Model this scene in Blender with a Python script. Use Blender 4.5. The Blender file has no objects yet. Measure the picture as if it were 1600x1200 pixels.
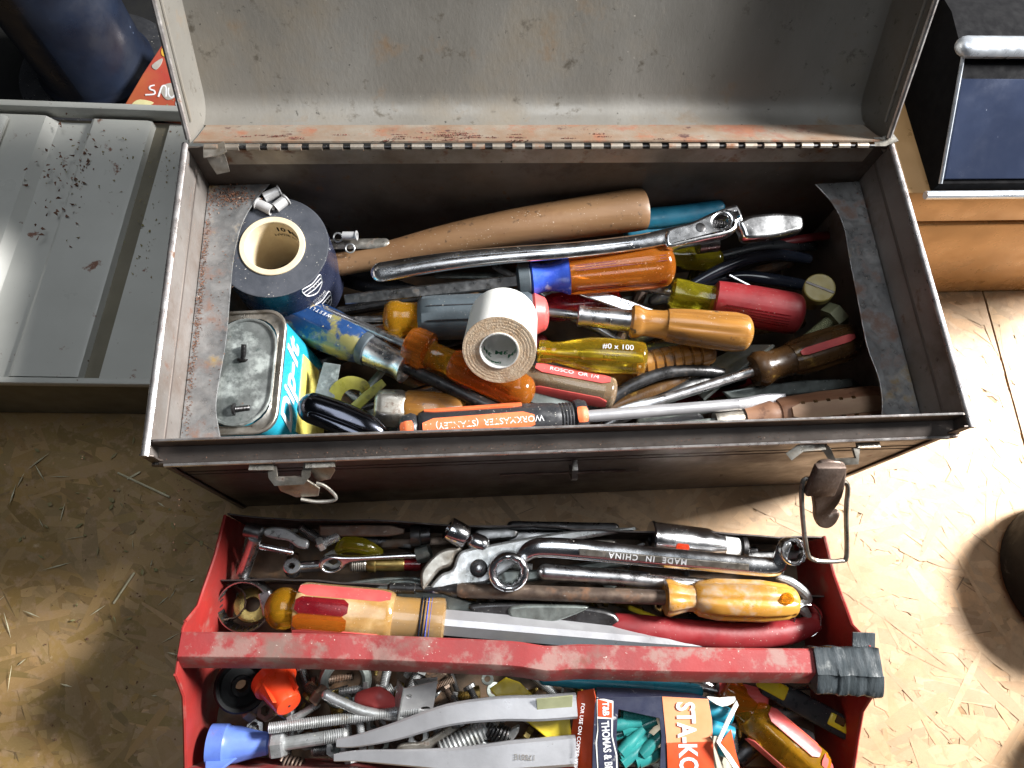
import bpy, bmesh, math, random
from mathutils import Vector as V, Matrix as MX
random.seed(7)
# ------------------------------------------------------------------ camera (found from the box's vanishing points)
F = 1077.0
ROWS = (V((0.99685791, -0.05147968, 0.06020094)), V((-0.02826519, -0.94116035, -0.3367763)), V((0.07399588, 0.33401652, -0.93965822)))
CAM = V((0, 0, 0.5872))
sc = bpy.context.scene
cd = bpy.data.cameras.new('camera'); cam = bpy.data.objects.new('camera', cd); sc.collection.objects.link(cam)
cd.sensor_width = 36; cd.lens = F / 1600 * 36; cd.clip_start = 0.01; cd.clip_end = 50
rt, up, bk = ROWS[0], -ROWS[1], -ROWS[2]
cam.matrix_world = MX(((rt.x, up.x, bk.x, CAM.x), (rt.y, up.y, bk.y, CAM.y), (rt.z, up.z, bk.z, CAM.z), (0, 0, 0, 1)))
sc.camera = cam
# ------------------------------------------------------------------ light: a bright window-like lamp to the right and behind, an added soft fill above, an added spot on the bench
w = bpy.data.worlds.new('World'); sc.world = w; w.use_nodes = True
w.node_tree.nodes['Background'].inputs[0].default_value = (0.80, 0.87, 1.0, 1)
w.node_tree.nodes['Background'].inputs[1].default_value = 0.022
def area(name, loc, tgt, size, power, col):
    l = bpy.data.lights.new(name, 'AREA'); l.shape = 'RECTANGLE'; l.size, l.size_y = size; l.energy = power; l.color = col
    o = bpy.data.objects.new(name, l); sc.collection.objects.link(o); o.location = loc
    o.rotation_euler = (V(tgt) - V(loc)).to_track_quat('-Z', 'Y').to_euler(); return o
area('window_light', (1.62, 0.54, 1.25), (0.1, 0.15, 0.1), (0.42, 0.42), 130, (1.0, 0.985, 0.96))
area('overhead_fill', (0.15, 0.45, 2.05), (0.15, 0.45, 0), (0.75, 1.35), 11, (0.90, 0.95, 1.0))  # added fill from overhead, gives the chrome something bright to reflect
sl = bpy.data.lights.new('added_bench_spot', 'SPOT'); sl.energy = 85; sl.spot_size = math.radians(15); sl.spot_blend = 1.0; sl.shadow_soft_size = 0.05  # added spot lamp that brightens the right side of the bench
so = bpy.data.objects.new('added_bench_spot', sl); sc.collection.objects.link(so); so.location = (1.55, 0.55, 1.2)
so.rotation_euler = (V((0.53, 0.185, 0)) - V(so.location)).to_track_quat('-Z', 'Y').to_euler()
vs = sc.view_settings; vs.view_transform = 'Standard'; vs.look = 'None'; vs.gamma = 1; vs.exposure = 0.2; vs.use_curve_mapping = False
# ------------------------------------------------------------------ helpers: photo pixel -> point on a known plane
def ray(px, py):
    a, b = (px - 800) / F, (py - 600) / F
    return ROWS[0] * a + ROWS[1] * b + ROWS[2]
def P(px, py, z):
    v = ray(px, py); return CAM + v * ((z - CAM.z) / v.z)
def PX(px, py, x):
    v = ray(px, py); return CAM + v * ((x - CAM.x) / v.x)
def PY(px, py, y):
    v = ray(px, py); return CAM + v * ((y - CAM.y) / v.y)
def PP(px, py, o, n):
    v = ray(px, py); return CAM + v * ((o - CAM).dot(n) / v.dot(n))
def mp(p): return (p - CAM).dot(ROWS[2]) / F            # metres per photo pixel at a point
def frame(a, b, upv=None):
    x = (b - a).normalized(); u = (CAM - (a + b) / 2) if upv is None else V(upv)
    y = u.cross(x).normalized(); z = x.cross(y)
    return MX(((x.x, y.x, z.x, a.x), (x.y, y.y, z.y, a.y), (x.z, y.z, z.z, a.z), (0, 0, 0, 1)))
TR = MX.Translation
COL = sc.collection
class Th:
    def __init__(s, name, label, cat, M=None, group=None, kind=None):
        o = bpy.data.objects.new(name, None); COL.objects.link(o); s.o = o; s.M = M.copy() if M else MX()
        o.matrix_world = s.M; o.empty_display_size = 0.01
        if label: o['label'] = label
        if cat: o['category'] = cat
        if group: o['group'] = group
        if kind: o['kind'] = kind
class Obj:                                              # handle for a part that carries sub-parts
    def __init__(s, o, M): s.o, s.M = o, M
class G:
    def __init__(s): s.v = []; s.f = []
    def add(s, vs, fs):
        b = len(s.v); s.v += [V(q) for q in vs]; s.f += [tuple(i + b for i in f) for f in fs]
    def lathe(s, M, st, n=24, sec=None, closed=False, arc=None):
        vs, fs = [], []
        m = len(st)
        for q in st:
            x, ry = q[0], q[1]; rz = q[2] if len(q) > 2 else ry
            for k in range(n):
                t = 2 * math.pi * k / n; e = sec(t, x) if sec else 1.0
                vs.append(M @ V((x, ry * e * math.sin(t), rz * e * math.cos(t))))
        for i in range(m if closed else m - 1):
            for k in range(n):
                a, b = i * n + k, i * n + (k + 1) % n; c, d = ((i + 1) % m) * n + k, ((i + 1) % m) * n + (k + 1) % n
                fs.append((a, b, d, c))
        if not closed:
            fs.append(tuple(range(n))[::-1]); fs.append(tuple(range((m - 1) * n, m * n)))
        s.add(vs, fs); return s
    def sweep(s, pts, rad, n=12, flat=1.0, sec=None, upv=(0, 0, 1), round_=False, loop=False):
        pts = [V(p) for p in pts]; m = len(pts)
        if not isinstance(rad, (list, tuple)): rad = [rad] * m
        rad = list(rad)
        if round_:
            a, b = (pts[0] - pts[1]).normalized(), (pts[-1] - pts[-2]).normalized(); r0, r1 = rad[0], rad[-1]
            h = [(math.sin(t) , math.cos(t)) for t in (1.45, 1.1, .75, .4)]
            pts = [pts[0] + a * r0 * q for q, c in h] + pts + [pts[-1] + b * r1 * q for q, c in h[::-1]]
            rad = [r0 * max(c, .15) for q, c in h] + rad + [r1 * max(c, .15) for q, c in h[::-1]]
            m = len(pts)
        sec = sec or [(math.sin(2 * math.pi * k / n), math.cos(2 * math.pi * k / n) * flat) for k in range(n)]
        n = len(sec); vs, fs = [], []; u = V(upv)
        for i in range(m):
            if loop: t = pts[(i + 1) % m] - pts[i - 1]
            else: t = pts[min(i + 1, m - 1)] - pts[max(i - 1, 0)]
            t.normalize(); y = u.cross(t)
            if y.length < 1e-6: y = V((0, 1, 0)).cross(t)
            y.normalize(); z = t.cross(y); u = z
            for a, b in sec: vs.append(pts[i] + y * a * rad[i] + z * b * rad[i])
        for i in range(m if loop else m - 1):
            for k in range(n):
                a, b = i * n + k, i * n + (k + 1) % n; j = (i + 1) % m
                fs.append((a, b, j * n + (k + 1) % n, j * n + k))
        if not loop: fs.append(tuple(range(n))[::-1]); fs.append(tuple(range((m - 1) * n, m * n)))
        s.add(vs, fs); return s
    def box(s, M, size, bev=0.0008, seg=1):
        bm = bmesh.new(); bmesh.ops.create_cube(bm, size=1)
        for q in bm.verts: q.co = V((q.co.x * size[0], q.co.y * size[1], q.co.z * size[2]))
        if bev: bmesh.ops.bevel(bm, geom=bm.edges[:], offset=min(bev, min(size) * .4), segments=seg, affect='EDGES', profile=.5)
        bm.verts.index_update(); s.add([M @ q.co for q in bm.verts], [[q.index for q in f.verts] for f in bm.faces]); bm.free(); return s
    def _curve(s, M, c, fn=None):
        o = bpy.data.objects.new('tmp', c); me = o.to_mesh()
        s.add([M @ (fn(q.co) if fn else q.co) for q in me.vertices], [list(p.vertices) for p in me.polygons])
        o.to_mesh_clear(); bpy.data.objects.remove(o); bpy.data.curves.remove(c); return s
    def plate(s, M, outs, t, bev=0.0006, res=1):
        c = bpy.data.curves.new('tmp', 'CURVE'); c.dimensions = '2D'; c.fill_mode = 'BOTH'; bev = min(bev, t * .45)
        c.extrude = max(t / 2 - bev, 1e-5); c.bevel_depth = bev; c.bevel_resolution = res; c.offset = -bev
        for ou in outs:
            sp = c.splines.new('POLY'); sp.points.add(len(ou) - 1); sp.use_cyclic_u = True
            for q, (x, y) in zip(sp.points, ou): q.co = (x, y, 0, 1)
        return s._curve(M, c)
    def text(s, M, body, size, shear=0, align='CENTER', fn=None, space=1.0, bold=0, th=0.00004):
        c = bpy.data.curves.new('tmp', 'FONT'); c.body = body; c.size = size; c.shear = shear; c.align_x = align; c.align_y = 'CENTER'
        c.space_character = space; c.offset = bold; c.extrude = th; c.resolution_u = 3
        return s._curve(M, c, fn)
    def cyltext(s, M, body, size, x0, th0, r, flip=False, **k):
        sg = -1 if flip else 1
        def fn(q):
            t = th0 + sg * q.y / r; rr = r + q.z
            return V((x0 + sg * q.x, rr * math.sin(t), rr * math.cos(t)))
        return s.text(M, body, size, fn=fn, **k)
    def build(s, name, mat, parent=None, ang=35, kind=None):
        inv = parent.M.inverted() if parent else MX()
        me = bpy.data.meshes.new(name); me.from_pydata([inv @ q for q in s.v], [], s.f); me.validate()
        bm = bmesh.new(); bm.from_mesh(me); bmesh.ops.recalc_face_normals(bm, faces=bm.faces[:]); bm.to_mesh(me); bm.free()
        me.shade_smooth(); me.set_sharp_from_angle(angle=math.radians(ang))
        me.materials.append(mat); o = bpy.data.objects.new(name, me); COL.objects.link(o)
        if parent: o.parent = parent.o
        if kind: o['kind'] = kind
        return Obj(o, parent.M if parent else MX())
def single(g, name, mat, label, cat, group=None, M=None, kind=None):
    """a thing that is one mesh, its origin at its base"""
    if M is None:
        c = sum(g.v, V()) / len(g.v); M = TR((c.x, c.y, min(q.z for q in g.v)))
    t = Th.__new__(Th); t.M = M; t.o = None
    inv = M.inverted(); g.v = [inv @ q for q in g.v]; r = g.build(name, mat); r.M = M; r.o.matrix_world = M
    if label: r.o['label'] = label
    if cat: r.o['category'] = cat
    if group: r.o['group'] = group
    if kind: r.o['kind'] = kind
    return r
def cat_rom(pts, k=4, closed=True):
    m = len(pts); out = []
    rng = range(m if closed else m - 1)
    for i in rng:
        g = (lambda j: pts[j % m]) if closed else (lambda j: pts[max(0, min(m - 1, j))])
        a, b, c, d = g(i - 1), g(i), g(i + 1), g(i + 2)
        for q in range(k):
            t = q / k
            out.append(tuple(.5 * (2 * b[j] + (c[j] - a[j]) * t + (2 * a[j] - 5 * b[j] + 4 * c[j] - d[j]) * t * t + (3 * b[j] - a[j] - 3 * c[j] + d[j]) * t ** 3) for j in range(len(b))))
    if not closed: out.append(tuple(pts[-1]))
    return out
def plane3(a, b, c):
    """plane through three (px,py,z) anchors -> frame whose xy plane it is (z up)"""
    A, B, C = P(*a), P(*b), P(*c); n = (B - A).cross(C - A).normalized()
    if n.z < 0: n = -n
    x = (B - A).normalized(); y = n.cross(x)
    return MX(((x.x, y.x, n.x, A.x), (x.y, y.y, n.y, A.y), (x.z, y.z, n.z, A.z), (0, 0, 0, 1)))
def on(M, pts):
    """photo pixels -> 2D coordinates in the plane of M"""
    o, n = M.translation, M.to_3x3() @ V((0, 0, 1)); inv = M.inverted(); r = []
    for p in pts:
        q = inv @ PP(p[0], p[1], o, n); r.append((q.x, q.y))
    return r
def flatM(z): return TR((0, 0, z))
def circ(cx, cy, r, n=20, ry=None, ph=0): return [(cx + r * math.cos(ph + 2 * math.pi * k / n), cy + (ry or r) * math.sin(ph + 2 * math.pi * k / n)) for k in range(n)]
def pxs(l): return [P(*p) for p in l]
def curve(l, k=4): return [V(q) for q in cat_rom([tuple(P(*p)) for p in l], k, False)]
SQ = [(1, 1), (1, -1), (-1, -1), (-1, 1)]
SQB = [(1, .8), (1, -.8), (.8, -1), (-.8, -1), (-1, -.8), (-1, .8), (-.8, 1), (.8, 1)]
HEX = [(math.sin(math.pi / 3 * k), math.cos(math.pi / 3 * k)) for k in range(6)]
# ------------------------------------------------------------------ materials
def mat(name, c1, c2=None, metal=0.0, rough=0.5, rv=0.15, nscale=60, spots=(), bump=(300, 0.15), trans=0, coat=0, sss=0, stretch=(1, 1, 1), ior=1.48, dust=0.0, cramp=(.35, .65), attr=None, uv=False):
    m = bpy.data.materials.new(name); m.use_nodes = True; nt = m.node_tree; N, L = nt.nodes, nt.links
    B = N['Principled BSDF']; tc = N.new('ShaderNodeTexCoord'); oi = N.new('ShaderNodeObjectInfo')
    mul = N.new('ShaderNodeVectorMath'); mul.operation = 'SCALE'; mul.inputs[0].default_value = (7.1, 3.3, 5.7); L.new(oi.outputs['Random'], mul.inputs['Scale'])
    st = N.new('ShaderNodeVectorMath'); st.operation = 'MULTIPLY'; st.inputs[1].default_value = stretch; L.new(tc.outputs['UV' if uv else 'Object'], st.inputs[0])
    ad = N.new('ShaderNodeVectorMath'); L.new(st.outputs[0], ad.inputs[0]); L.new(mul.outputs[0], ad.inputs[1])
    ad2 = N.new('ShaderNodeVectorMath'); L.new(tc.outputs['Object'], ad2.inputs[0]); L.new(mul.outputs[0], ad2.inputs[1])
    def noise(scale, detail=5, r=.6, vec=None):
        n = N.new('ShaderNodeTexNoise'); n.inputs['Scale'].default_value = scale; n.inputs['Detail'].default_value = detail; n.inputs['Roughness'].default_value = r
        L.new((vec or ad).outputs[0], n.inputs['Vector']); return n.outputs['Fac']
    def ramp(sock, lo, hi):
        r = N.new('ShaderNodeMapRange'); r.inputs[1].default_value = lo; r.inputs[2].default_value = hi; L.new(sock, r.inputs[0]); return r.outputs[0]
    def mix(fac, a, b):
        x = N.new('ShaderNodeMix'); x.data_type = 'RGBA'; L.new(fac, x.inputs[0])
        for s_, q in ((x.inputs[6], a), (x.inputs[7], b)):
            if isinstance(q, tuple): s_.default_value = (*q, 1)
            else: L.new(q, s_)
        return x.outputs[2]
    def mixf(fac, a, b):
        x = N.new('ShaderNodeMix'); L.new(fac, x.inputs[0])
        for s_, q in ((x.inputs[2], a), (x.inputs[3], b)):
            if isinstance(q, (int, float)): s_.default_value = q
            else: L.new(q, s_)
        return x.outputs[0]
    c2 = c2 or tuple(x * .72 for x in c1)
    col = mix(ramp(noise(nscale), *cramp), c1, c2)
    if attr:
        at = N.new('ShaderNodeAttribute'); at.attribute_name = attr
        mm = N.new('ShaderNodeMix'); mm.data_type = 'RGBA'; mm.blend_type = 'MULTIPLY'; mm.inputs[0].default_value = 1
        L.new(col, mm.inputs[6]); L.new(at.outputs['Color'], mm.inputs[7]); col = mm.outputs[2]
    ro = ramp(noise(nscale * 2.3), 0, 1)
    rr = N.new('ShaderNodeMapRange'); rr.inputs[1].default_value = .3; rr.inputs[2].default_value = .7; rr.inputs[3].default_value = max(.03, rough - rv); rr.inputs[4].default_value = min(1, rough + rv); L.new(ro, rr.inputs[0]); rs = rr.outputs[0]
    me = metal; tr = trans
    for (sc_, lo, hi, cc, mm_, rg) in spots:
        f = ramp(noise(sc_, 6, .65, ad2), lo, hi); col = mix(f, col, cc); rs = mixf(f, rs, rg)
        if metal > 0 and mm_ != metal: me = mixf(f, me, mm_)
        if trans > 0: tr = mixf(f, tr, trans * .25)
    if dust:
        f0 = ramp(noise(800, 2, .5, ad2), .735 - dust, .775 - dust); f1 = ramp(noise(55, 3, .5, ad2), .46, .60)
        fm = N.new('ShaderNodeMath'); fm.operation = 'MULTIPLY'; L.new(f0, fm.inputs[0]); L.new(f1, fm.inputs[1]); f = fm.outputs[0]; col = mix(f, col, (.72, .68, .6)); rs = mixf(f, rs, .9)
        if metal > 0: me = mixf(f, me, 0.0)
    L.new(col, B.inputs['Base Color']); L.new(rs, B.inputs['Roughness'])
    for s_, q in (('Metallic', me), ('Transmission Weight', tr)):
        if isinstance(q, (int, float)): B.inputs[s_].default_value = q
        else: L.new(q, B.inputs[s_])
    B.inputs['Coat Weight'].default_value = coat; B.inputs['Coat Roughness'].default_value = .12; B.inputs['IOR'].default_value = ior
    if sss: B.inputs['Subsurface Weight'].default_value = sss; B.inputs['Subsurface Radius'].default_value = (.01, .006, .003); B.inputs['Subsurface Scale'].default_value = 1
    if bump:
        bp = N.new('ShaderNodeBump'); bp.inputs['Strength'].default_value = bump[1]; bp.inputs['Distance'].default_value = .0006
        L.new(noise(bump[0], 4), bp.inputs['Height']); L.new(bp.outputs[0], B.inputs['Normal'])
    return m
RUST, DKR, GRIME = (.22, .075, .03), (.07, .028, .015), (.02, .017, .013)
M = {}
M['box'] = mat('worn_grey_brown_metal', (.17, .145, .13), (.115, .095, .085), metal=.55, rough=.42, nscale=18, spots=((9, .56, .72, (.10, .05, .035), .1, .7), (70, .66, .74, RUST, 0, .9), (160, .70, .76, (.30, .27, .25), .7, .4)), bump=(500, .12))
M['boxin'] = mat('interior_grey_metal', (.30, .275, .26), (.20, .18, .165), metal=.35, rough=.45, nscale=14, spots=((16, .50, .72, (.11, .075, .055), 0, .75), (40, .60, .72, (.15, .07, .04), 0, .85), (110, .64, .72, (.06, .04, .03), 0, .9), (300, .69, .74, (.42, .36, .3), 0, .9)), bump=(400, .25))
M['boxback'] = mat('shaded_stained_interior', (.125, .105, .09), (.07, .055, .045), metal=.35, rough=.5, nscale=16, spots=((30, .56, .70, (.055, .035, .025), 0, .8), (90, .62, .70, (.13, .07, .04), 0, .9), (240, .69, .74, (.3, .26, .22), 0, .9)), bump=(300, .3))  # stained interior metal, base darkened to carry the back wall's shade
M['lid'] = mat('lid_grey_metal', (.245, .235, .215), (.185, .172, .15), metal=.3, rough=.42, nscale=9, stretch=(1, .5, .5), spots=((13, .52, .74, (.17, .145, .11), 0, .6), (21, .60, .74, (.16, .10, .05), 0, .8), (70, .60, .70, (.07, .06, .045), 0, .8), (150, .655, .71, (.03, .028, .022), 0, .9), (260, .70, .74, (.5, .46, .4), 0, .8)), bump=(350, .3))
M['rust'] = mat('rusty_lid_strip', (.25, .215, .175), (.22, .14, .09), metal=.15, rough=.6, nscale=35, spots=((18, .54, .66, (.20, .075, .045), 0, .9), (45, .54, .66, (.24, .10, .055), 0, .9), (60, .62, .68, (.07, .03, .025), 0, .95), (200, .68, .72, (.55, .48, .4), 0, .9)), bump=(600, .35))
M['edge'] = mat('bare_worn_edge', (.55, .53, .52), (.33, .29, .28), metal=.75, rough=.33, nscale=70, spots=((90, .62, .70, (.16, .09, .06), 0, .8),), bump=(600, .1))
M['hinge'] = mat('hinge_metal', (.35, .315, .27), (.22, .18, .14), metal=.5, rough=.45, nscale=40, spots=((60, .56, .68, (.20, .095, .05), 0, .85), (200, .66, .72, (.06, .045, .035), 0, .9)), bump=(500, .2))
M['ledge'] = mat('galvanised_ledge', (.40, .395, .39), (.20, .205, .21), metal=.75, rough=.36, nscale=70, spots=((35, .54, .66, (.20, .12, .09), .1, .8), (28, .60, .70, (.26, .17, .06), 0, .8), (150, .66, .72, (.10, .05, .035), 0, .9)), bump=(350, .3))
M['zinc'] = mat('dull_zinc', (.44, .42, .38), (.25, .22, .18), metal=.8, rough=.38, nscale=80, spots=((70, .60, .7, (.10, .06, .045), 0, .8),), bump=(500, .2))
M['brownlatch'] = mat('rusted_brown_steel', (.20, .15, .125), (.10, .065, .05), metal=.5, rough=.5, nscale=70, spots=((90, .60, .68, (.30, .26, .23), .6, .5),), bump=(400, .3))
M['redpaint'] = mat('scuffed_red_paint', (.33, .040, .040), (.25, .045, .045), rough=.5, nscale=25, spots=((60, .50, .62, (.30, .16, .14), 0, .6), (22, .54, .70, (.20, .125, .105), 0, .65), (14, .62, .72, (.14, .08, .05), 0, .7), (190, .70, .74, (.5, .45, .4), 0, .7)), bump=(350, .2), dust=.03)
M['redend'] = mat('red_end_plate_paint', (.36, .026, .022), (.25, .030, .026), rough=.5, nscale=22, spots=((26, .55, .72, (.26, .16, .13), 0, .7), (120, .68, .74, (.10, .06, .04), 0, .8)), bump=(350, .2))
M['trayin'] = mat('greasy_tray_bottom', (.16, .10, .06), (.07, .05, .032), metal=.2, rough=.55, nscale=40, spots=((50, .55, .7, (.22, .12, .06), 0, .8),), bump=(300, .35))
M['traydark'] = mat('dark_tray_metal', (.07, .055, .05), (.035, .028, .026), metal=.4, rough=.5, nscale=50, bump=(300, .25))
M['etape'] = mat('black_tape_wrap', (.035, .042, .046), (.07, .082, .09), rough=.28, nscale=40, stretch=(4, 1, 1), bump=(160, .6), spots=((60, .62, .7, (.16, .17, .17), 0, .5),))
M['chrome'] = mat('chrome_steel', (.86, .87, .89), (.66, .67, .69), metal=1, rough=.22, rv=.09, nscale=25, spots=((60, .70, .80, (.25, .23, .21), .6, .5),), bump=(400, .03), dust=.03)
M['chrome2'] = mat('satin_worn_chrome', (.78, .78, .79), (.52, .52, .53), metal=1, rough=.31, rv=.1, nscale=60, spots=((40, .62, .78, (.20, .18, .16), .5, .55), (160, .69, .75, (.12, .09, .07), .2, .7)), bump=(500, .08), dust=.035)
M['steel'] = mat('tool_steel', (.33, .33, .33), (.17, .17, .17), metal=.95, rough=.36, nscale=60, spots=((80, .6, .72, (.10, .065, .045), .1, .8),), bump=(400, .15), dust=.03)
M['dsteel'] = mat('dark_oxide_steel', (.085, .085, .088), (.045, .043, .043), metal=.85, rough=.36, nscale=60, spots=((80, .62, .74, (.12, .07, .04), 0, .8),), bump=(400, .15), dust=.04)
M['rsteel'] = mat('rusty_steel', (.19, .14, .105), (.10, .07, .055), metal=.6, rough=.5, nscale=90, spots=((70, .52, .66, (.17, .085, .045), 0, .85), (220, .64, .70, (.36, .33, .3), .6, .5)), bump=(400, .3))
M['gsteel'] = mat('greenish_grey_steel', (.24, .265, .25), (.13, .145, .135), metal=.7, rough=.42, nscale=55, spots=((60, .6, .72, (.08, .07, .055), 0, .8),), bump=(350, .2), dust=.03)
M['wsteel'] = mat('bright_flat_steel', (.50, .50, .52), (.42, .42, .44), metal=.55, rough=.33, rv=.06, nscale=40, spots=((170, .68, .74, (.15, .13, .12), 0, .7),), bump=(500, .08))
M['zincbolt'] = mat('zinc_plated', (.52, .53, .54), (.33, .34, .33), metal=.6, rough=.34, nscale=90, spots=((90, .62, .72, (.12, .10, .075), 0, .8),), bump=(500, .15), dust=.03)
M['brass'] = mat('dull_brass', (.40, .30, .10), (.24, .17, .06), metal=.85, rough=.36, nscale=80, bump=(400, .15))
M['wood'] = mat('brown_handle_wood', (.26, .148, .072), (.17, .09, .042), rough=.45, nscale=30, stretch=(.15, 1, 1), spots=((30, .52, .72, (.19, .095, .042), 0, .6), (110, .60, .68, (.07, .04, .02), 0, .7), (28, .66, .8, (.44, .30, .17), 0, .5), (240, .68, .72, (.03, .02, .015), 0, .7)), bump=(250, .35), dust=.045)
M['wood2'] = mat('varnished_amber_wood', (.42, .195, .042), (.20, .085, .02), rough=.26, nscale=70, stretch=(.12, 1, 1), coat=.5, spots=((40, .58, .70, (.10, .05, .02), 0, .5), (130, .62, .69, (.05, .03, .02), 0, .6), (24, .62, .72, (.50, .30, .12), 0, .4)), bump=(250, .15), dust=.03)
M['wood3'] = mat('bare_carved_wood', (.36, .19, .11), (.22, .10, .055), rough=.55, nscale=60, stretch=(.2, 1, 1), spots=((50, .58, .68, (.12, .05, .03), 0, .7),), bump=(300, .25))
M['woodpale'] = mat('pale_rubbed_wood', (.46, .31, .20), (.36, .22, .14), rough=.6, nscale=90, stretch=(.3, 1, 1), bump=(300, .25))
def clear(n, c1, c2, tr=.55, sp=(), **k): tr = min(.92, tr + .32); return mat(n, c1, c2, rough=.13, rv=.08, trans=tr, nscale=40, bump=(250, .08), spots=((120, .66, .74, (.62, .55, .45), 0, .7),) + sp, dust=.03, sss=.0, **k)
M['amber'] = clear('orange_amber_plastic', (.85, .27, .03), (.72, .20, .02), .45)
M['amber2'] = clear('yellow_amber_plastic', (.90, .48, .03), (.80, .38, .02), .5)
M['yellowc'] = clear('clear_yellow_plastic', (.95, .70, .05), (.90, .60, .03), .6)
M['clearp'] = clear('clear_smoky_plastic', (.85, .64, .42), (.74, .50, .28), .5)
M['yellowgreen'] = clear('yellow_green_plastic', (.70, .60, .03), (.50, .42, .02), .55)
M['dirtyamber'] = mat('dirty_amber_plastic', (.80, .42, .08), (.62, .30, .05), rough=.34, nscale=50, trans=.3, stretch=(.3, 1, 1), spots=((60, .50, .66, (.55, .42, .30), 0, .5), (110, .66, .74, (.14, .07, .03), 0, .6)), bump=(250, .2))
M['darkred'] = clear('dark_red_plastic', (.38, .02, .03), (.25, .01, .02), .35)
M['oldamber'] = mat('grimy_brown_amber', (.12, .06, .02), (.06, .03, .012), rough=.28, nscale=40, trans=.2, bump=(300, .15), spots=((60, .62, .74, (.30, .18, .04), 0, .3),))
M['bluec'] = mat('blue_collar_plastic', (.05, .12, .62), (.03, .07, .45), rough=.25, nscale=70, bump=(300, .1), spots=((70, .60, .7, (.35, .42, .62), 0, .5),))
M['greygrip'] = mat('slate_grey_rubber', (.075, .095, .11), (.055, .07, .08), rough=.5, nscale=60, bump=(500, .2), dust=.035)
M['pinkred'] = mat('faded_pink_red', (.64, .105, .095), (.52, .075, .075), rough=.4, nscale=60, bump=(400, .12), dust=.03)
M['redgrip'] = mat('red_vinyl_grip', (.26, .020, .024), (.19, .015, .018), rough=.45, nscale=40, bump=(350, .15), dust=.035, spots=((60, .64, .74, (.25, .10, .08), 0, .6),))
M['orange'] = mat('orange_panel', (.85, .19, .07), (.75, .15, .05), rough=.45, nscale=80, bump=(600, .15), dust=.045)
M['black'] = mat('black_plastic', (.022, .023, .026), (.035, .036, .04), rough=.35, nscale=60, bump=(400, .15), dust=.04)
M['blackgloss'] = mat('black_gloss_enamel', (.018, .022, .035), (.03, .035, .05), rough=.16, rv=.05, nscale=50, bump=(300, .05), coat=.6, dust=.02)
M['rubber'] = mat('black_rubber', (.006, .0065, .007), (.010, .011, .0115), rough=.55, nscale=40, bump=(250, .3), spots=((80, .64, .74, (.07, .07, .065), 0, .7),))
M['tapeside'] = mat('black_tape_roll', (.045, .05, .062), (.07, .075, .09), rough=.48, nscale=60, bump=(300, .25), dust=.05, spots=((26, .62, .74, (.17, .10, .06), 0, .9),))
M['tapeouter'] = mat('navy_tape_surface', (.018, .022, .045), (.028, .033, .06), rough=.26, nscale=50, bump=(120, .1), dust=.02)
M['core'] = mat('cardboard_core', (.70, .60, .42), (.62, .51, .34), rough=.8, nscale=70, bump=(500, .2), dust=.02)
M['white'] = mat('white_cloth_tape', (.86, .86, .83), (.82, .82, .78), rough=.75, nscale=70, bump=(900, .25))
M['whiteedge'] = mat('soiled_tape_edge', (.80, .64, .47), (.66, .46, .29), rough=.9, nscale=260, bump=(900, .9), spots=((45, .56, .70, (.40, .19, .085), 0, .95), (500, .60, .68, (.85, .74, .6), 0, .9)))
M['print_w'] = mat('white_print', (.80, .80, .82), rough=.5, bump=None)
M['print_d'] = mat('dark_print', (.03, .03, .03), rough=.5, bump=None)
M['print_g'] = mat('green_print', (.015, .24, .10), rough=.6, bump=None)
M['teal'] = mat('teal_label', (.02, .36, .50), (.02, .30, .43), rough=.3, nscale=60, bump=(300, .1), spots=((120, .66, .72, (.35, .38, .36), 0, .6),))
M['labely'] = mat('yellow_label', (.80, .72, .20), (.66, .56, .12), rough=.4, nscale=60, bump=(300, .1), spots=((45, .56, .70, (.30, .24, .05), 0, .7),))
M['tin'] = mat('corroded_tin', (.27, .29, .285), (.13, .145, .14), metal=.45, rough=.5, nscale=60, spots=((40, .50, .62, (.46, .50, .48), .2, .75), (30, .56, .70, (.07, .085, .08), .2, .6), (90, .60, .68, (.10, .12, .115), .2, .6), (110, .66, .72, (.22, .10, .05), 0, .9)), bump=(350, .4))
M['tealgrip'] = mat('teal_vinyl_grip', (.015, .15, .24), (.01, .10, .17), rough=.38, nscale=50, bump=(300, .1), spots=((150, .68, .72, (.4, .45, .45), 0, .6),))
M['tealgrip2'] = mat('bright_teal_grip', (.02, .27, .38), (.015, .2, .3), rough=.38, nscale=50, bump=(300, .1), spots=((120, .66, .72, (.03, .05, .06), 0, .6),))
M['blueworn'] = mat('worn_blue_paint', (.016, .055, .17), (.010, .030, .09), rough=.3, nscale=40, coat=.4, spots=((30, .54, .60, (.20, .18, .06), 0, .45), (110, .64, .66, (.42, .34, .20), 0, .6)), bump=(200, .2))
M['handle_clear'] = mat('clear_amber_handle', (.66, .36, .10), (.52, .34, .17), rough=.14, rv=.06, nscale=30, trans=.5, coat=.4, bump=(250, .1), spots=((35, .52, .74, (.62, .44, .22), 0, .2), (130, .66, .72, (.22, .13, .06), 0, .6)), dust=.045)
M['sleeve'] = mat('matt_aluminium', (.66, .66, .66), (.52, .52, .53), metal=.35, rough=.45, nscale=80, bump=(400, .1))
M['blackchrome'] = mat('black_chrome', (.10, .105, .13), (.07, .075, .095), metal=1, rough=.15, rv=.05, nscale=30, bump=(300, .03), dust=.03)
M['olive'] = mat('olive_yellow_plastic', (.36, .33, .06), (.22, .20, .035), rough=.4, nscale=50, spots=((60, .58, .7, (.10, .09, .03), 0, .6),), bump=(300, .2))
M['nylon'] = mat('yellowed_nylon', (.50, .40, .12), (.40, .31, .09), rough=.4, nscale=60, sss=.0, bump=(300, .1), spots=((80, .66, .74, (.2, .15, .06), 0, .6),))
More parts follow.
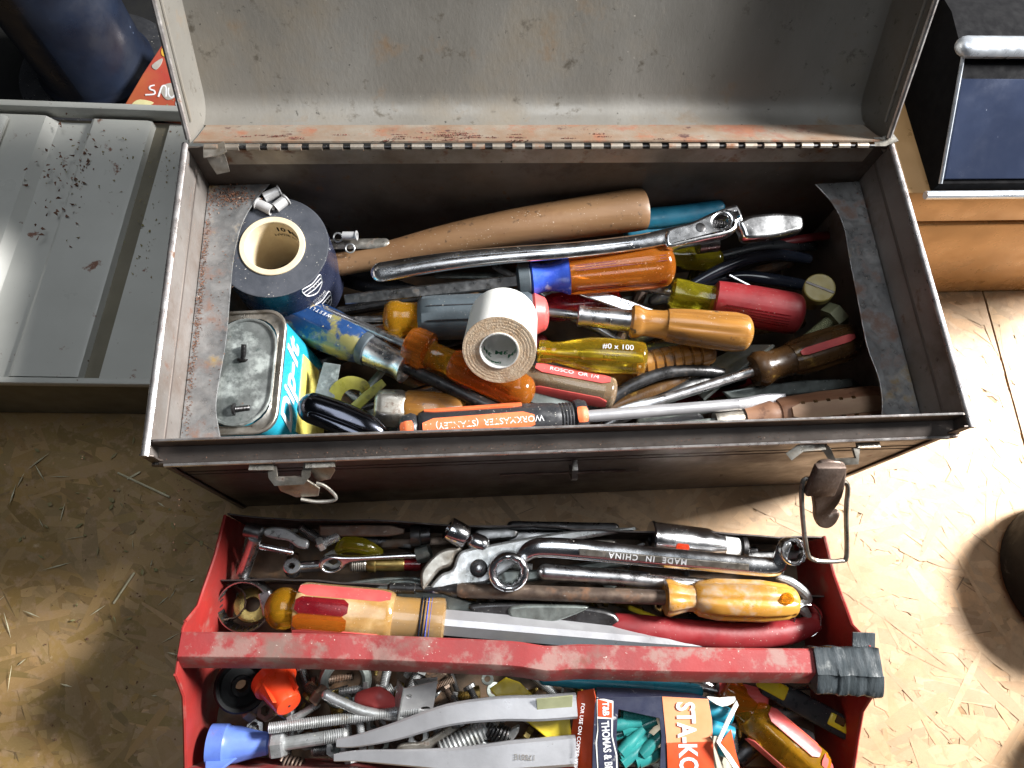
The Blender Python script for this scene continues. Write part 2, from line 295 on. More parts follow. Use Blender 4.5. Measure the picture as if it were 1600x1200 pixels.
M['nylon2'] = mat('greenish_nylon', (.36, .37, .22), (.28, .29, .17), rough=.45, nscale=60, bump=(300, .1))
M['yellow'] = mat('yellow_plastic', (.74, .58, .02), (.62, .46, .02), rough=.4, nscale=60, bump=(300, .15), spots=((45, .56, .72, (.26, .15, .02), 0, .7),))
M['wirenut_o'] = mat('orange_wire_nut', (.90, .075, .02), (.80, .06, .015), rough=.35, nscale=60, bump=(300, .1))
M['wirenut_b'] = mat('blue_wire_nut', (.13, .23, .66), (.10, .17, .52), rough=.4, nscale=60, bump=(300, .1), spots=((40, .62, .76, (.20, .13, .12), 0, .7),))
M['card_r'] = mat('orange_red_cardboard', (.72, .085, .02), (.58, .06, .015), rough=.45, nscale=40, bump=(300, .15), spots=((60, .64, .76, (.62, .42, .28), 0, .7),))
M['card_l'] = mat('peach_faded_cardboard', (.86, .34, .17), (.80, .27, .12), rough=.45, nscale=30, bump=(300, .15))
M['card_n'] = mat('navy_cardboard', (.022, .024, .05), (.035, .04, .07), rough=.42, nscale=50, bump=(200, .25), spots=((110, .64, .70, (.4, .4, .4), 0, .7),))
M['card_w'] = mat('white_cardboard', (.80, .79, .75), (.68, .66, .6), rough=.7, nscale=50, bump=(300, .15))
M['card_k'] = mat('raw_grey_cardboard', (.42, .38, .30), (.32, .29, .22), rough=.85, nscale=60, bump=(400, .3))
M['termt'] = mat('teal_terminal_plastic', (.04, .32, .30), (.03, .22, .22), rough=.25, nscale=60, trans=.25, bump=(300, .05))
M['grey'] = mat('grey_enamel', (.60, .60, .56), (.52, .52, .48), rough=.38, nscale=8, spots=((45, .645, .69, (.23, .12, .085), 0, .85), (17, .66, .76, (.32, .27, .21), 0, .7), (100, .67, .71, (.17, .09, .05), 0, .85), (200, .705, .735, (.06, .055, .04), 0, .9)), bump=(300, .06))
M['greydk'] = mat('grey_box_side', (.20, .18, .13), (.15, .135, .10), rough=.45, nscale=20, bump=(300, .08))
M['gold'] = mat('tan_gold_enamel', (.50, .30, .13), (.44, .26, .11), rough=.32, metal=.25, nscale=20, bump=(300, .05), spots=((220, .71, .74, (.7, .6, .5), 0, .6),))
M['silver'] = mat('polished_trim', (.62, .66, .72), (.52, .56, .62), metal=.6, rough=.34, nscale=60, bump=(400, .05))
M['bluegloss'] = mat('dark_blue_gloss_panel', (.03, .04, .075), (.045, .06, .11), metal=.3, rough=.2, nscale=14, coat=.5, bump=(250, .05), spots=((110, .68, .73, (.4, .45, .55), 0, .5),))
M['bluecyl'] = mat('blue_black_vinyl', (.007, .009, .017), (.011, .017, .034), rough=.38, nscale=16, bump=(300, .1), spots=((150, .70, .74, (.1, .13, .2), 0, .5),))
M['mat_k'] = mat('black_rubber_sheet', (.014, .014, .015), (.022, .022, .02), rough=.7, nscale=20, bump=(200, .2))
M['felt'] = mat('flocked_black', (.004, .004, .005), (.006, .006, .007), rough=.9, bump=(300, .1))
M['signred'] = mat('painted_red_board', (.36, .05, .035), (.40, .12, .04), rough=.45, nscale=14, bump=(300, .1), spots=((70, .62, .72, (.28, .08, .03), 0, .6),))
M['signy'] = mat('yellow_paint_blob', (.72, .42, .05), rough=.5); M['signg'] = mat('grey_paint_blob', (.40, .37, .33), rough=.5); M['signc'] = mat('cream_paint', (.72, .66, .34), rough=.6)
M['leaf'] = mat('dry_green_leaf', (.22, .22, .09), (.30, .22, .12), rough=.7, nscale=200, bump=None); M['straw'] = mat('pale_straw', (.62, .57, .40), (.45, .41, .26), rough=.7, nscale=200, bump=None)
M['crumb'] = mat('rust_crumbs', (.22, .10, .06), (.10, .05, .03), rough=.9, nscale=300, bump=None, spots=((700, .6, .66, (.6, .48, .38), 0, .8),))
M['lidrust'] = mat('flaking_lid_rust', (.17, .06, .04), (.08, .035, .03), rough=.95, nscale=200, bump=None, spots=((500, .66, .70, (.5, .42, .36), 0, .8),))
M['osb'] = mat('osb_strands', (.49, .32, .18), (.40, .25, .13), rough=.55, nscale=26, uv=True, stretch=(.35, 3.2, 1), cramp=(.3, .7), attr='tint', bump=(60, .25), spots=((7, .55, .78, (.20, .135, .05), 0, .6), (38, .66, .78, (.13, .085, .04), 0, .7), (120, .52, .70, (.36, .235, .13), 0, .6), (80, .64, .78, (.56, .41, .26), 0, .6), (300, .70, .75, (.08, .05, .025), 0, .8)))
M['osbbase'] = mat('osb_core', (.36, .23, .12), (.22, .13, .06), rough=.8, nscale=120)
M['hole'] = mat('shadowed_steel', (.03, .03, .03), rough=.6, bump=None)
M['plaster'] = mat('clear_pale_bit', (.62, .55, .45), rough=.6)

for q_ in ('mat_k', 'rubber', 'felt'): M[q_].node_tree.nodes['Principled BSDF'].inputs['Specular IOR Level'].default_value = .12
# ------------------------------------------------------------------ the setting: an OSB bench top of two boards, each strand its own flake
bench = Th('workbench_top', 'oriented strand board bench top', None, kind='structure')
SEAM = (P(1540, 470, 0), P(1600, 690, 0))
def seam_x(y): a, b = SEAM; return a.x + (b.x - a.x) * (y - a.y) / (b.y - a.y)
R_ = random.Random(3)
def board(x0, x1, side):
    y0, y1 = -.35, .95
    g = G()
    if side < 0: g.plate(flatM(-.0101), [[(x0, y0), (seam_x(y0) - .001, y0), (seam_x(y1) - .001, y1), (x0, y1)]], .018, .0005)
    else: g.plate(flatM(-.0101), [[(seam_x(y0) + .001, y0), (x1, y0), (x1, y1), (seam_x(y1) + .001, y1)]], .018, .0005)
    bo = g.build('board', M['osbbase'], bench)
    vs, fs, tint, uvs = [], [], [], []
    area_ = (x1 - x0) * (y1 - y0); n = int(area_ * 16000)
    for i in range(n):
        cx, cy = R_.uniform(x0, x1), R_.uniform(y0, y1); l, wd = R_.uniform(.012, .038), R_.uniform(.0018, .0075)
        a = R_.gauss(2.75, .75); ca, sa = math.cos(a), math.sin(a); z = -.0010 + .0010 * i / n
        ol = [(-l, -wd * R_.uniform(.2, .9)), (-l * R_.uniform(.3, .7), -wd), (l * R_.uniform(.2, .8), -wd * R_.uniform(.7, 1)), (l, -wd * R_.uniform(.1, .8)), (l * R_.uniform(.8, 1), wd * R_.uniform(.2, .9)), (0, wd), (-l * R_.uniform(.7, 1), wd * R_.uniform(.3, 1))]
        thin = R_.random() < .03
        if thin: ol = [(x * .6, y * .09) for x, y in ol]
        b = len(vs); k = R_.choice((1.15, 1.06, 1.0, 1.0, .95, .88, .78)) * R_.uniform(.95, 1.05); k = k * .58 if thin else k; hue = R_.uniform(-.05, .05); tilt = R_.gauss(0, .012)
        uo = R_.uniform(0, 9)
        for (x, y) in ol:
            wx, wy = cx + x * ca - y * sa, cy + x * sa + y * ca
            lim = seam_x(wy)
            wx = min(wx, lim - .001) if side < 0 else max(wx, lim + .001)
            vs.append((wx, wy, z + min(0, tilt * y) * .8)); uvs.append((x * 40 + uo, y * 40 + uo * .7))
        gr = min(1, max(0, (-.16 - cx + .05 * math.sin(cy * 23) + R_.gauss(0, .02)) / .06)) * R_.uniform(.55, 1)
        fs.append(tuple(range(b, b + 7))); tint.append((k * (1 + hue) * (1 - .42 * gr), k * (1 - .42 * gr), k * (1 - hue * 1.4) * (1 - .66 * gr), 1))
    me = bpy.data.meshes.new('strands'); me.from_pydata(vs, [], fs)
    at = me.color_attributes.new('tint', 'FLOAT_COLOR', 'CORNER'); uv = me.uv_layers.new(name='UVMap')
    at.data.foreach_set('color', [c for t in tint for _ in range(7) for c in t])
    uv.data.foreach_set('uv', [c for q in uvs for c in q])
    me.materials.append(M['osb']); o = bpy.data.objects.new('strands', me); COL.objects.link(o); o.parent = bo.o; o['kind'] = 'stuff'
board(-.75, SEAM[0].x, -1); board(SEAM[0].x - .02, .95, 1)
# ------------------------------------------------------------------ the open grey toolbox
X0, X1, Y0, Y1, H = -.1817, .3185, .1067, .3207, .19
T = .0012
tb = Th('toolbox', 'open rusty grey steel toolbox full of hand tools with its hinged lid raised', 'toolbox', TR((.068, .214, 0)))
def sheet(name, prof, x0, x1, m, th, t=T, par=None, ang=25):
    """folded sheet: (y,z) polyline along x with thickness t"""
    n = len(prof); g = G(); nr = []
    for i in range(n):
        a, b = V(prof[max(0, i - 1)]), V(prof[min(n - 1, i + 1)]); d = (b - a).normalized(); nr.append(V((-d.y, d.x)))
    inn = [V(p) + q * t for p, q in zip(prof, nr)]
    ring = [V(p) for p in prof] + inn[::-1]
    vs = [V((x, p.x, p.y)) for x in (x0, x1) for p in ring]; k = len(ring)
    fs = [(i, (i + 1) % k, k + (i + 1) % k, k + i) for i in range(k)]
    for e in (0, k):
        for i in range(n - 1): fs.append((e + i, e + i + 1, e + k - 2 - i, e + k - 1 - i))
    g.add(vs, fs); return g.build(name, m, th, ang)
# front wall: lip, ledge, rolled bead, face with two pressed lines
pf = [(Y0 + .0055, H), (Y0 + .0055, H - .0125), (Y0 - .001, H - .0145), (Y0 - .0035, H - .0160), (Y0 - .0048, H - .0185), (Y0 - .0042, H - .0215), (Y0 - .0015, H - .0235), (Y0, H - .025), (Y0, .136), (Y0 + .0012, .1352), (Y0 + .0012, .134), (Y0, .1332), (Y0, .128), (Y0 + .0012, .1272), (Y0 + .0012, .126), (Y0, .1252), (Y0, .003)]
fw = sheet('front_wall', pf, X0 + .0015, X1 - .0015, M['box'], tb)
g = G(); g.sweep([V((X0 + .004, Y0 + .0061, H)), V((X1 - .004, Y0 + .0061, H))], .0009, 8); g.build('worn_edge', M['edge'], fw)
g = G(); g.sweep([V((X0 + .004, Y0 - .0040, H - .0180)), V((X1 - .004, Y0 - .0040, H - .0180))], .0016, 8); g.build('worn_bead', M['edge'], fw)
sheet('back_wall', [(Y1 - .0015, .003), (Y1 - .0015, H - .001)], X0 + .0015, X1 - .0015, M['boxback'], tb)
g = G(); g.box(TR(((X0 + X1) / 2, (Y0 + Y1) / 2, .002)), (X1 - X0 - .002, Y1 - Y0 - .002, .0015), 0); g.build('bottom', M['trayin'], tb)
for s, x in ((-1, X0), (1, X1)):
    g = G(); yy = [Y0 - .0035, Y1]
    g.box(TR((x - s * T / 2, (Y0 + Y1) / 2 - .001, H / 2 + .001)), (T, Y1 - Y0, H - .002), .0002)
    ew = g.build('end_wall', M['boxin'], tb)
    g = G(); g.sweep([V((x, Y0 - .003, H - .0005)), V((x, Y1, H - .0005))], [.0024, .0022], 10, sec=[(math.sin(a), math.cos(a) * .8) for a in [k * math.pi / 5 for k in range(10)]]); g.build('rolled_edge', M['edge'], ew)
    g = G(); g.sweep([V((x + s * .0012, Y0 - .004, H - .0205)), V((x + s * .0012, Y1, H - .0205))], .003, 10); g.build('bead', M['box'], ew)
    # corner cap where lip and bead end
    g = G(); g.plate(frame(V((x - s * .001, Y0 - .002, H - .03)), V((x - s * .001, Y0 - .002, H)), (0, -1, 0)), [[(0, -.004), (.006, -.0052), (.012, -.0052), (.017, -.002), (.026, -.0025), (.030, .001), (.030, .004), (.01, .005), (0, .004)]], .0012, .0004)
    g.build('corner_fold', M['box'], tb)
    # narrow lower seam flange on the outer corner
    g = G(); g.box(TR((x + s * .0008, Y0 - .0006, .084)), (.004, .0022, .16), .0004); g.build('corner_seam', M['box'], tb)
# tray ledges riveted inside both ends
LZ = .148
Lm = flatM(LZ)
left_in = cat_rom([(422, 288), (398, 316), (378, 352), (366, 400), (360, 460), (354, 530), (343, 595), (338, 640), (346, 690)], 4, False)
g = G(); g.plate(Lm, [[(X0 + .0018, Y1 - .004)] + on(Lm, left_in) + [(X0 + .0018, Y0 + .009)]], .0011, .0003); ll = g.build('tray_ledge', M['ledge'], tb)
right_in = cat_rom([(1273, 288), (1300, 318), (1318, 355), (1326, 400), (1340, 470), (1354, 540), (1372, 590), (1378, 630), (1375, 668)], 4, False)
g = G(); g.plate(Lm, [[(X1 - .0018, Y1 - .004)] + on(Lm, right_in) + [(X1 - .0018, Y0 + .009)]], .0011, .0003); lr = g.build('tray_ledge', M['ledge'], tb)
for x, par in ((X0 + .002, ll), (X1 - .002, lr)):
    g = G(); g.box(TR((x, (Y0 + Y1) / 2, LZ - .011)), (.0012, Y1 - Y0 - .012, .020), .0002); g.build('ledge_flange', M['ledge'], par)
# hinge
hi = Th.__new__(Th); 
g = G(); g.box(TR((.0685, Y1 - .0036, H - .0095)), (.474, .0012, .0155), .0003); hl = g.build('hinge_leaf', M['hinge'], tb)
PN, PITCH = 34, .474 / 34
g0 = G(); g0.lathe(MX(), [(0, .0019), (0, .0023), (PITCH * .62, .0023), (PITCH * .62, .0019)], 10); kn0 = None
for i in range(PN):
    xk = .0685 - .237 + i * PITCH
    if kn0 is None:
        kn0 = g0.build('hinge_knuckle', M['hinge'], None); kn0.o.parent = hl.o; o = kn0.o
    else:
        o = kn0.o.copy(); COL.objects.link(o); o.parent = hl.o
    o.location = hl.M.inverted() @ V((xk, Y1 - .0032, H - .0004))
g = G(); g.sweep([V((-.169, Y1 - .0030, H - .0004)), V((.3055, Y1 - .0030, H - .0004))], .0011, 8); g.build('hinge_pin', M['dsteel'], hl)
# lid, leaning back
LA = math.radians(34); dv, ev = V((0, math.sin(LA), math.cos(LA))), V((0, math.cos(LA), -math.sin(LA)))
HO = V((0, Y1 - .001, H + .0012))
lp = [(0.0, 0.0005), (.0002, .016), (.001, .026)] + [(.0215 - .0205 * math.cos(t), .030 + .0205 * math.sin(t)) for t in [i * math.pi / 16 for i in range(1, 9)]] + [(.19, .0505)] + [(.192 + .02 * math.sin(t), .0305 + .02 * math.cos(t)) for t in [i * math.pi / 12 for i in range(1, 7)]] + [(.212, .004)]
lidw = [((HO + dv * a + ev * b).y, (HO + dv * a + ev * b).z) for a, b in lp]
lid = sheet('lid', lidw[3:], X0 + .004, X1 - .004, M['lid'], tb)
sheet('lid_back_strip', lidw[:4], X0 + .006, X1 - .006, M['rust'], lid)
for s, x in ((-1, X0 + .0035), (1, X1 - .0035)):
    g = G(); fr = MX(((0, 0, 1, x), (dv.y, ev.y, 0, HO.y), (dv.z, ev.z, 0, HO.z), (0, 0, 0, 1)))
    g.plate(fr, [[(a, b) for a, b in lp]], T, .0003); le = g.build('lid_end', M['lid'], lid)
    g = G(); g.sweep([HO + dv * .003 + V((x, 0, 0)), HO + dv * .212 + V((x, 0, 0))], .0019, 8); g.build('rolled_edge', M['edge'], le)
    g = G(); g.sweep([HO + dv * .012 + ev * .009 + V((x - s * .0012, 0, 0)), HO + dv * .20 + ev * .009 + V((x - s * .0012, 0, 0))], .0011, 8); g.build('pressed_bead', M['lid'], le)
# bent corner tabs beside the hinge
g = G(); g.sweep([P(318, 238, H), P(338, 236, H), P(352, 229, H + .002)], .0045, sec=[(1, .1), (1, -.1), (-1, -.1), (-1, .1)]); g.sweep([P(333, 236, H - .001), P(340, 250, H - .006), P(349, 270, H - .014)], [.006, .006, .0045], sec=[(1, .1), (1, -.1), (-1, -.1), (-1, .1)], upv=(0, -1, 1)); g.build('corner_tab', M['zinc'], tb)
g = G(); g.sweep([P(1366, 222, H), P(1380, 222, H + .001), P(1399, 214, H + .003)], .004, sec=[(1, .12), (1, -.12), (-1, -.12), (-1, .12)]); g.sweep([P(1380, 220, H), P(1388, 232, H - .005)], .004, sec=[(1, .12), (1, -.12), (-1, -.12), (-1, .12)], upv=(0, -1, 1)); g.build('corner_tab', M['zinc'], tb)
# hasp staple and its slot
c = PY(884, 742, Y0 - .002)
g = G(); g.box(TR((c.x - .002, Y0 - .0007, c.z + .001)), (.094, .0012, .0035), .0004); g.box(TR((c.x + .03, Y0 - .0013, c.z + .0012)), (.05, .0012, .0012), .0003); g.build('slot_plate', M['brownlatch'], tb)
g = G(); yc = Y0 - .001; zc = PY(884, 728, Y0 - .003).z
g.sweep([V((c.x + .001, yc + .001, zc + .004)), V((c.x + .001, yc - .006, zc + .0035)), V((c.x + .001, yc - .0105, zc - .001)), V((c.x + .001, yc - .0105, zc - .006)), V((c.x + .001, yc - .006, zc - .0105)), V((c.x + .001, yc + .001, zc - .011))], .0013, 8, upv=(1, 0, 0), sec=[(.6, 1.5), (.6, -1.5), (-.6, -1.5), (-.6, 1.5)]); g.build('hasp_staple', M['zinc'], tb)
# latches
def strip(g, pts, wd, t=.0011, upv=(0, 0, 1)):
    g.sweep(pts, wd, sec=[(1, t / wd), (1, -t / wd), (-1, -t / wd), (-1, t / wd)], upv=upv)
la = Th.__new__(Th)
zl = H - .022
g = G()
strip(g, [P(390, 727, zl), P(428, 727, zl)], .0032); strip(g, [P(478, 724, zl), P(524, 722, zl)], .0032)
strip(g, [P(425, 728, zl), P(427, 745, zl - .004), P(430, 752, zl - .006), P(474, 750, zl - .006), P(478, 742, zl - .004), P(482, 722, zl)], .0026, upv=(0, -1, .5))
g.plate(plane3((432, 752, zl - .006), (474, 750, zl - .006), (470, 778, zl - .022)), [on(plane3((432, 752, zl - .006), (474, 750, zl - .006), (470, 778, zl - .022)), [(430, 750), (478, 748), (500, 762), (498, 774), (462, 776), (438, 766)])], .0016)
ll_ = g.build('latch', M['zinc'], tb)
g = G(); g.sweep(curve([(494, 755, zl - .012), (508, 760, zl - .014), (524, 775, zl - .020), (520, 782, zl - .022), (495, 784, zl - .022), (470, 780, zl - .020)], 4), .0012, 8); g.build('wire_bail', M['zinc'], ll_)
g = G(); g.plate(plane3((478, 722, zl), (524, 722, zl), (515, 748, zl - .014)), [on(plane3((478, 722, zl), (524, 722, zl), (515, 748, zl - .014)), [(482, 722), (520, 722), (524, 735), (516, 748), (496, 752), (486, 740)])], .001); g.build('latch_cheek', M['zinc'], ll_)
zl = H - .024
g = G()
strip(g, [P(1232, 714, zl - .004), P(1252, 699, zl), P(1288, 696, zl)], .0028); strip(g, [P(1338, 693, zl), P(1373, 692, zl)], .0030)
strip(g, [P(1286, 697, zl), P(1293, 704, zl - .002), P(1302, 722, zl - .004), P(1338, 720, zl - .004), P(1337, 700, zl - .001)], .0024, upv=(0, -1, .5))
lt = g.build('latch', M['zinc'], tb)
hk = plane3((1270, 722, zl - .004), (1318, 722, zl - .004), (1294, 822, .112))
g = G(); g.plate(hk, [on(hk, cat_rom([(1284, 720), (1318, 722), (1320, 748), (1314, 775), (1304, 792), (1298, 800), (1308, 797), (1311, 803), (1304, 816), (1292, 823), (1278, 820), (1271, 808), (1270, 790), (1267, 765), (1272, 735)], 3))], .0045, .0016, 2); g.build('hook', M['brownlatch'], lt)
g = G(); g.box(hk @ TR((.010, -.012, .004)), (.020, .026, .006), .0015, 2); g.build('hook_pivot', M['brownlatch'], lt)
bl = plane3((1254, 752, .148), (1322, 752, .148), (1290, 880, .105)); A = [(1272, 752), (1262, 748), (1254, 755), (1253, 790), (1260, 858), (1270, 874), (1292, 877), (1314, 876), (1323, 868), (1322, 800), (1325, 762), (1318, 752), (1308, 757)]
g = G(); g.sweep([V(q) for q in cat_rom([tuple(PP(a[0], a[1], bl.translation, bl.to_3x3() @ V((0, 0, 1)))) for a in A], 3, False)], .00165, 8); g.build('wire_bail', M['zinc'], lt)
# dust and rust crumbs lying on the ledge and lid strip
def crumbs(name, label, spots, m, par=None):
    g = G(); rr = random.Random(len(spots) * 7 + 1)
    for (p, n, sx, sy, rmin, rmax) in spots:
        for _ in range(n):
            r = rr.uniform(rmin, rmax); q = p + V((rr.gauss(0, sx), rr.gauss(0, sy), r * .5))
            a, b, c_ = [V((rr.gauss(0, 1), rr.gauss(0, 1), rr.gauss(0, .6))).normalized() * r * rr.uniform(.6, 1.2) for _ in range(3)]
            g.add([q + a, q + b, q + c_, q - (a + b + c_) / 2], [(0, 1, 2), (0, 1, 3), (1, 2, 3), (0, 2, 3)])
    if par: return g.build(name, m, par, kind='stuff')
    return single(g, name, m, label, None, kind='stuff')
crumbs('bead_dust', 'pale rusty dust along the toolbox front bead', [(V((.03, Y0 - .001, H - .0138)), 420, .12, .0012, .0002, .0005)], M['crumb'])
rp_ = random.Random(5); sp_ = []
for cx_, n_, sx_ in ((P(715, 192, .184).x, 26, .018), (P(440, 196, .184).x, 8, .012), (P(620, 194, .184).x, 7, .02), (P(900, 196, .184).x, 6, .03)):
    for _ in range(n_):
        v_ = abs(rp_.gauss(.010, .006)); q = HO + ev * v_ + V((cx_ + rp_.gauss(0, sx_), 0, 0)) + dv * .0013; sp_.append((q, 24, .003, .0002, .0003, .0009))
crumbs('lid_rust', 'flaking rust patches along the lid behind the hinge', sp_, M['lidrust'])
crumbs('rust_crumbs', 'rusty crumbs and dust caught on the toolbox ledge', [(V((X0 + .0045, .215, LZ + .0006)), 900, .0012, .055, .0003, .0008), (V((X0 + .018, Y1 - .014, LZ + .0006)), 500, .009, .005, .0003, .001), (V((X0 + .02, .23, LZ + .0006)), 60, .007, .04, .0003, .0009)], M['crumb'])
# ------------------------------------------------------------------ the red tote tray
ta, tbk = P(352, 805, .055), P(1288, 838, .055)
tt = (V((tbk.x, tbk.y, 0)) - V((ta.x, ta.y, 0))); TW = tt.length; tt.normalize(); tn = V((tt.y, -tt.x, 0))
TM = MX(((tt.x, -tn.x, 0, ta.x), (tt.y, -tn.y, 0, ta.y), (0, 0, 1, 0), (0, 0, 0, 1)))    # x along the tray, -y towards the camera side
tray = Th('tool_tray', 'scuffed red steel tote tray with a carrying bar wrapped in black tape', 'tool tray', TM)
TD = .170
g = G(); g.box(TM @ TR((TW / 2, -TD / 2, .0025)), (TW, TD, .0016), 0); g.build('bottom', M['trayin'], tray)
def wavy(y, h, m, name, par, amp=.0012, x0=0.0015, x1=None, seed=1):
    rr = random.Random(seed); n = 26; x1 = x1 or TW - .0015; g = G(); vs = []
    for i in range(n + 1):
        x = x0 + (x1 - x0) * i / n; d = amp * math.sin(i * .9 + seed) + rr.gauss(0, amp * .3)
        for yo, z in ((y, .003), (y + d, h + d * .4), (y + d - .0011, h + d * .4), (y - .0011, .003)): vs.append(TM @ V((x, yo, z)))
    fs = []
    for i in range(n):
        for k in range(4): fs.append((i * 4 + k, i * 4 + (k + 1) % 4, i * 4 + 4 + (k + 1) % 4, i * 4 + 4 + k))
    fs += [(0, 1, 2, 3), (n * 4 + 3, n * 4 + 2, n * 4 + 1, n * 4)]
    g.add(vs, fs); return g.build(name, m, par)
wavy(0, .055, M['traydark'], 'back_wall', tray, .0010, seed=2)
wavy(-TD + .001, .05, M['redpaint'], 'front_wall', tray, seed=3)
wavy(-.0445, .046, M['traydark'], 'divider', tray, .0010, seed=5)
HY = -.0905
for x in (0, TW):
    g = G(); fr = TM @ MX(((0, 0, 1, x), (1, 0, 0, 0), (0, 1, 0, 0), (0, 0, 0, 1)))
    g.plate(fr, [[(0, .003), (0, .055), (-.030, .062), (-.043, .068), (-.055, .074), (-.066, .079), (-.076, .096), (-.080, .099), (-.108, .097), (-.114, .088), (-.122, .077), (-.14, .066), (-TD, .05), (-TD, .003)]], .0016, .0005); ep = g.build('end_plate', M['redend'], tray)
    s = 1 if x == 0 else -1
    g = G(); pl = [(0, .055), (-.030, .062), (-.043, .068), (-.055, .074), (-.066, .079), (-.076, .096)]
    g.sweep([TM @ V((x, a, b)) for a, b in pl], .0013, 6); g.sweep([TM @ V((x, a, b)) for a, b in [(-.108, .097), (-.114, .088), (-.122, .077), (-.14, .066), (-TD, .05)]], .0013, 6); g.build('rolled_edge', M['redend'], ep)
# carrying bar: bent channel, dented
n = 60; vs, fs = [], []; rr = random.Random(11)
for i in range(n + 1):
    u = i / n; x = .001 + (TW - .002) * u
    sag = -.0010 * math.sin(math.pi * u) - .0026 * math.exp(-((u - .265) / .02) ** 2) + .0012 * math.exp(-((u - .50) / .02) ** 2) + rr.gauss(0, .00018)
    yy = .0012 * math.sin(u * 7) - .0022 * math.exp(-((u - .52) / .03) ** 2)
    prof = [(-.0140, .0900), (-.0075, .1012), (-.0066, .1018), (.0072, .1018), (.0082, .1005), (.0082, .090), (.0072, .090), (.0072, .1004), (-.0066, .1004), (-.0130, .0897)]
    for a, z in prof: vs.append(TM @ V((x, HY + a + yy, z + sag)))
k = 10
for i in range(n):
    for j in range(k): fs.append((i * k + j, i * k + (j + 1) % k, i * k + k + (j + 1) % k, i * k + k + j))
g = G(); g.add(vs, fs); bar = g.build('carrying_bar', M['redpaint'], tray, 30)
g = G()                                        # tape wound round the bar's end, turn over turn
ol_ = cat_rom([(-.0190, .0), (-.0188, .0050), (-.0080, .0098), (-.0068, .0104), (.0074, .0104), (.0092, .0095), (.0094, -.006), (.006, -.0085), (-.010, -.0078), (-.016, -.004)], 3)
n = 40; k = len(ol_); vs, fs = [], []; st_ = 1.0; ph = [rr.uniform(0, 6.3) for _ in range(4)]
for i in range(n + 1):
    if i % 6 == 0: st_ = 1.0 + rr.uniform(0, .10) + .06 * (i > 24)
    x = TW - .042 + i * .0445 / n
    for j, (a, b) in enumerate(ol_):
        q = 2 * math.pi * j / k; e = st_ + .020 * math.sin(2 * q + ph[0] + i * .35) + .014 * math.sin(5 * q + ph[1] - i * .5) - (.035 if i in (0, n) else 0)
        vs.append(TM @ V((x + .0025 * math.sin(q + ph[2]) * (1 if 1 < i < n else .3), HY - .003 + (a + .003) * e, .0938 + b * e)))
for i in range(n):
    for j in range(k): fs.append((i * k + j, i * k + (j + 1) % k, i * k + k + (j + 1) % k, i * k + k + j))
fs += [tuple(range(k)), tuple(range(n * k, n * k + k))]; g.add(vs, fs)
tw_ = g.build('tape_wrap', M['etape'], tray)
g = G(); mm = TM @ TR((TW - .0195, HY - .0135, .070)) @ MX.Rotation(.35, 4, 'Y') @ MX.Rotation(-.3, 4, 'X'); g.box(mm, (.024, .0012, .046), .0003); g.build('loose_tape_end', M['etape'], tw_)
g = G(); mm = TM @ TR((TW - .004, HY + .013, .098)) @ MX.Rotation(.3, 4, 'X'); g.box(mm, (.016, .014, .0012), .0003); g.build('loose_tape_end', M['etape'], tw_)
# ------------------------------------------------------------------ neighbours on the bench
ga, gb = P(0, 597, .085), P(222, 608, .085)
gx = V((1, -.045, 0)).normalized(); gy = V((.045, 1, 0)).normalized()
GM = MX(((gx.x, gy.x, 0, ga.x), (gx.y, gy.y, 0, ga.y), (0, 0, 1, 0), (0, 0, 0, 1)))
gbx = Th('metal_case', 'pale grey enamelled metal case with ribbed top beside the toolbox', 'metal case', GM)
GD, GX0, GX1, gz = .245, -.085, .150, .085
g = G(); g.box(GM @ TR(((GX0 + GX1) / 2, GD / 2, .041)), (GX1 - GX0, GD - .004, .080), .001); g.build('case_body', M['greydk'], gbx)
tp = [(GX0, .090), (-.035, .090), (-.031, .0895), (-.024, .0822), (-.020, .0815), (.004, .0815), (.0055, .0865), (.008, .0878), (.052, .0878), (.0555, .0868), (.057, .080), (.0675, .080), (.069, .0835), (GX1, .0835)]
def rail(prof, y0, y1, xs):
    g = G(); n_ = len(prof); vs = [GM @ V((x + sh * (y - 0), y, z + dz)) for y, sh in ((y0, .065), (y1, .065)) for dz in (0, -.0012) for x, z in prof]
    fs = []
    for i in range(n_ - 1):
        fs += [(i, i + 1, 2 * n_ + i + 1, 2 * n_ + i), (n_ + i, n_ + i + 1, 3 * n_ + i + 1, 3 * n_ + i), (i, i + 1, n_ + i + 1, n_ + i), (2 * n_ + i, 2 * n_ + i + 1, 3 * n_ + i + 1, 3 * n_ + i)]
    g.add(vs, fs); return g
rail(tp, .004, GD - .006, 0).build('ribbed_top', M['grey'], gbx, 20)
g = G(); g.box(GM @ TR(((GX0 + GX1) / 2, GD, .0905)), (GX1 - GX0, .0065, .014), .0015, 2); g.build('rear_rim', M['grey'], gbx)
g = G(); g.box(GM @ TR(((GX0 + GX1) / 2, .0015, .083)), (GX1 - GX0, .005, .008), .0015, 2); g.build('front_rim', M['grey'], gbx)
g = G(); g.sweep([GM @ V((-.048, GD - .012, .0935)), GM @ V((-.060, .05, .0935))], .006, 10, flat=.5); g.build('raised_rib', M['grey'], gbx)
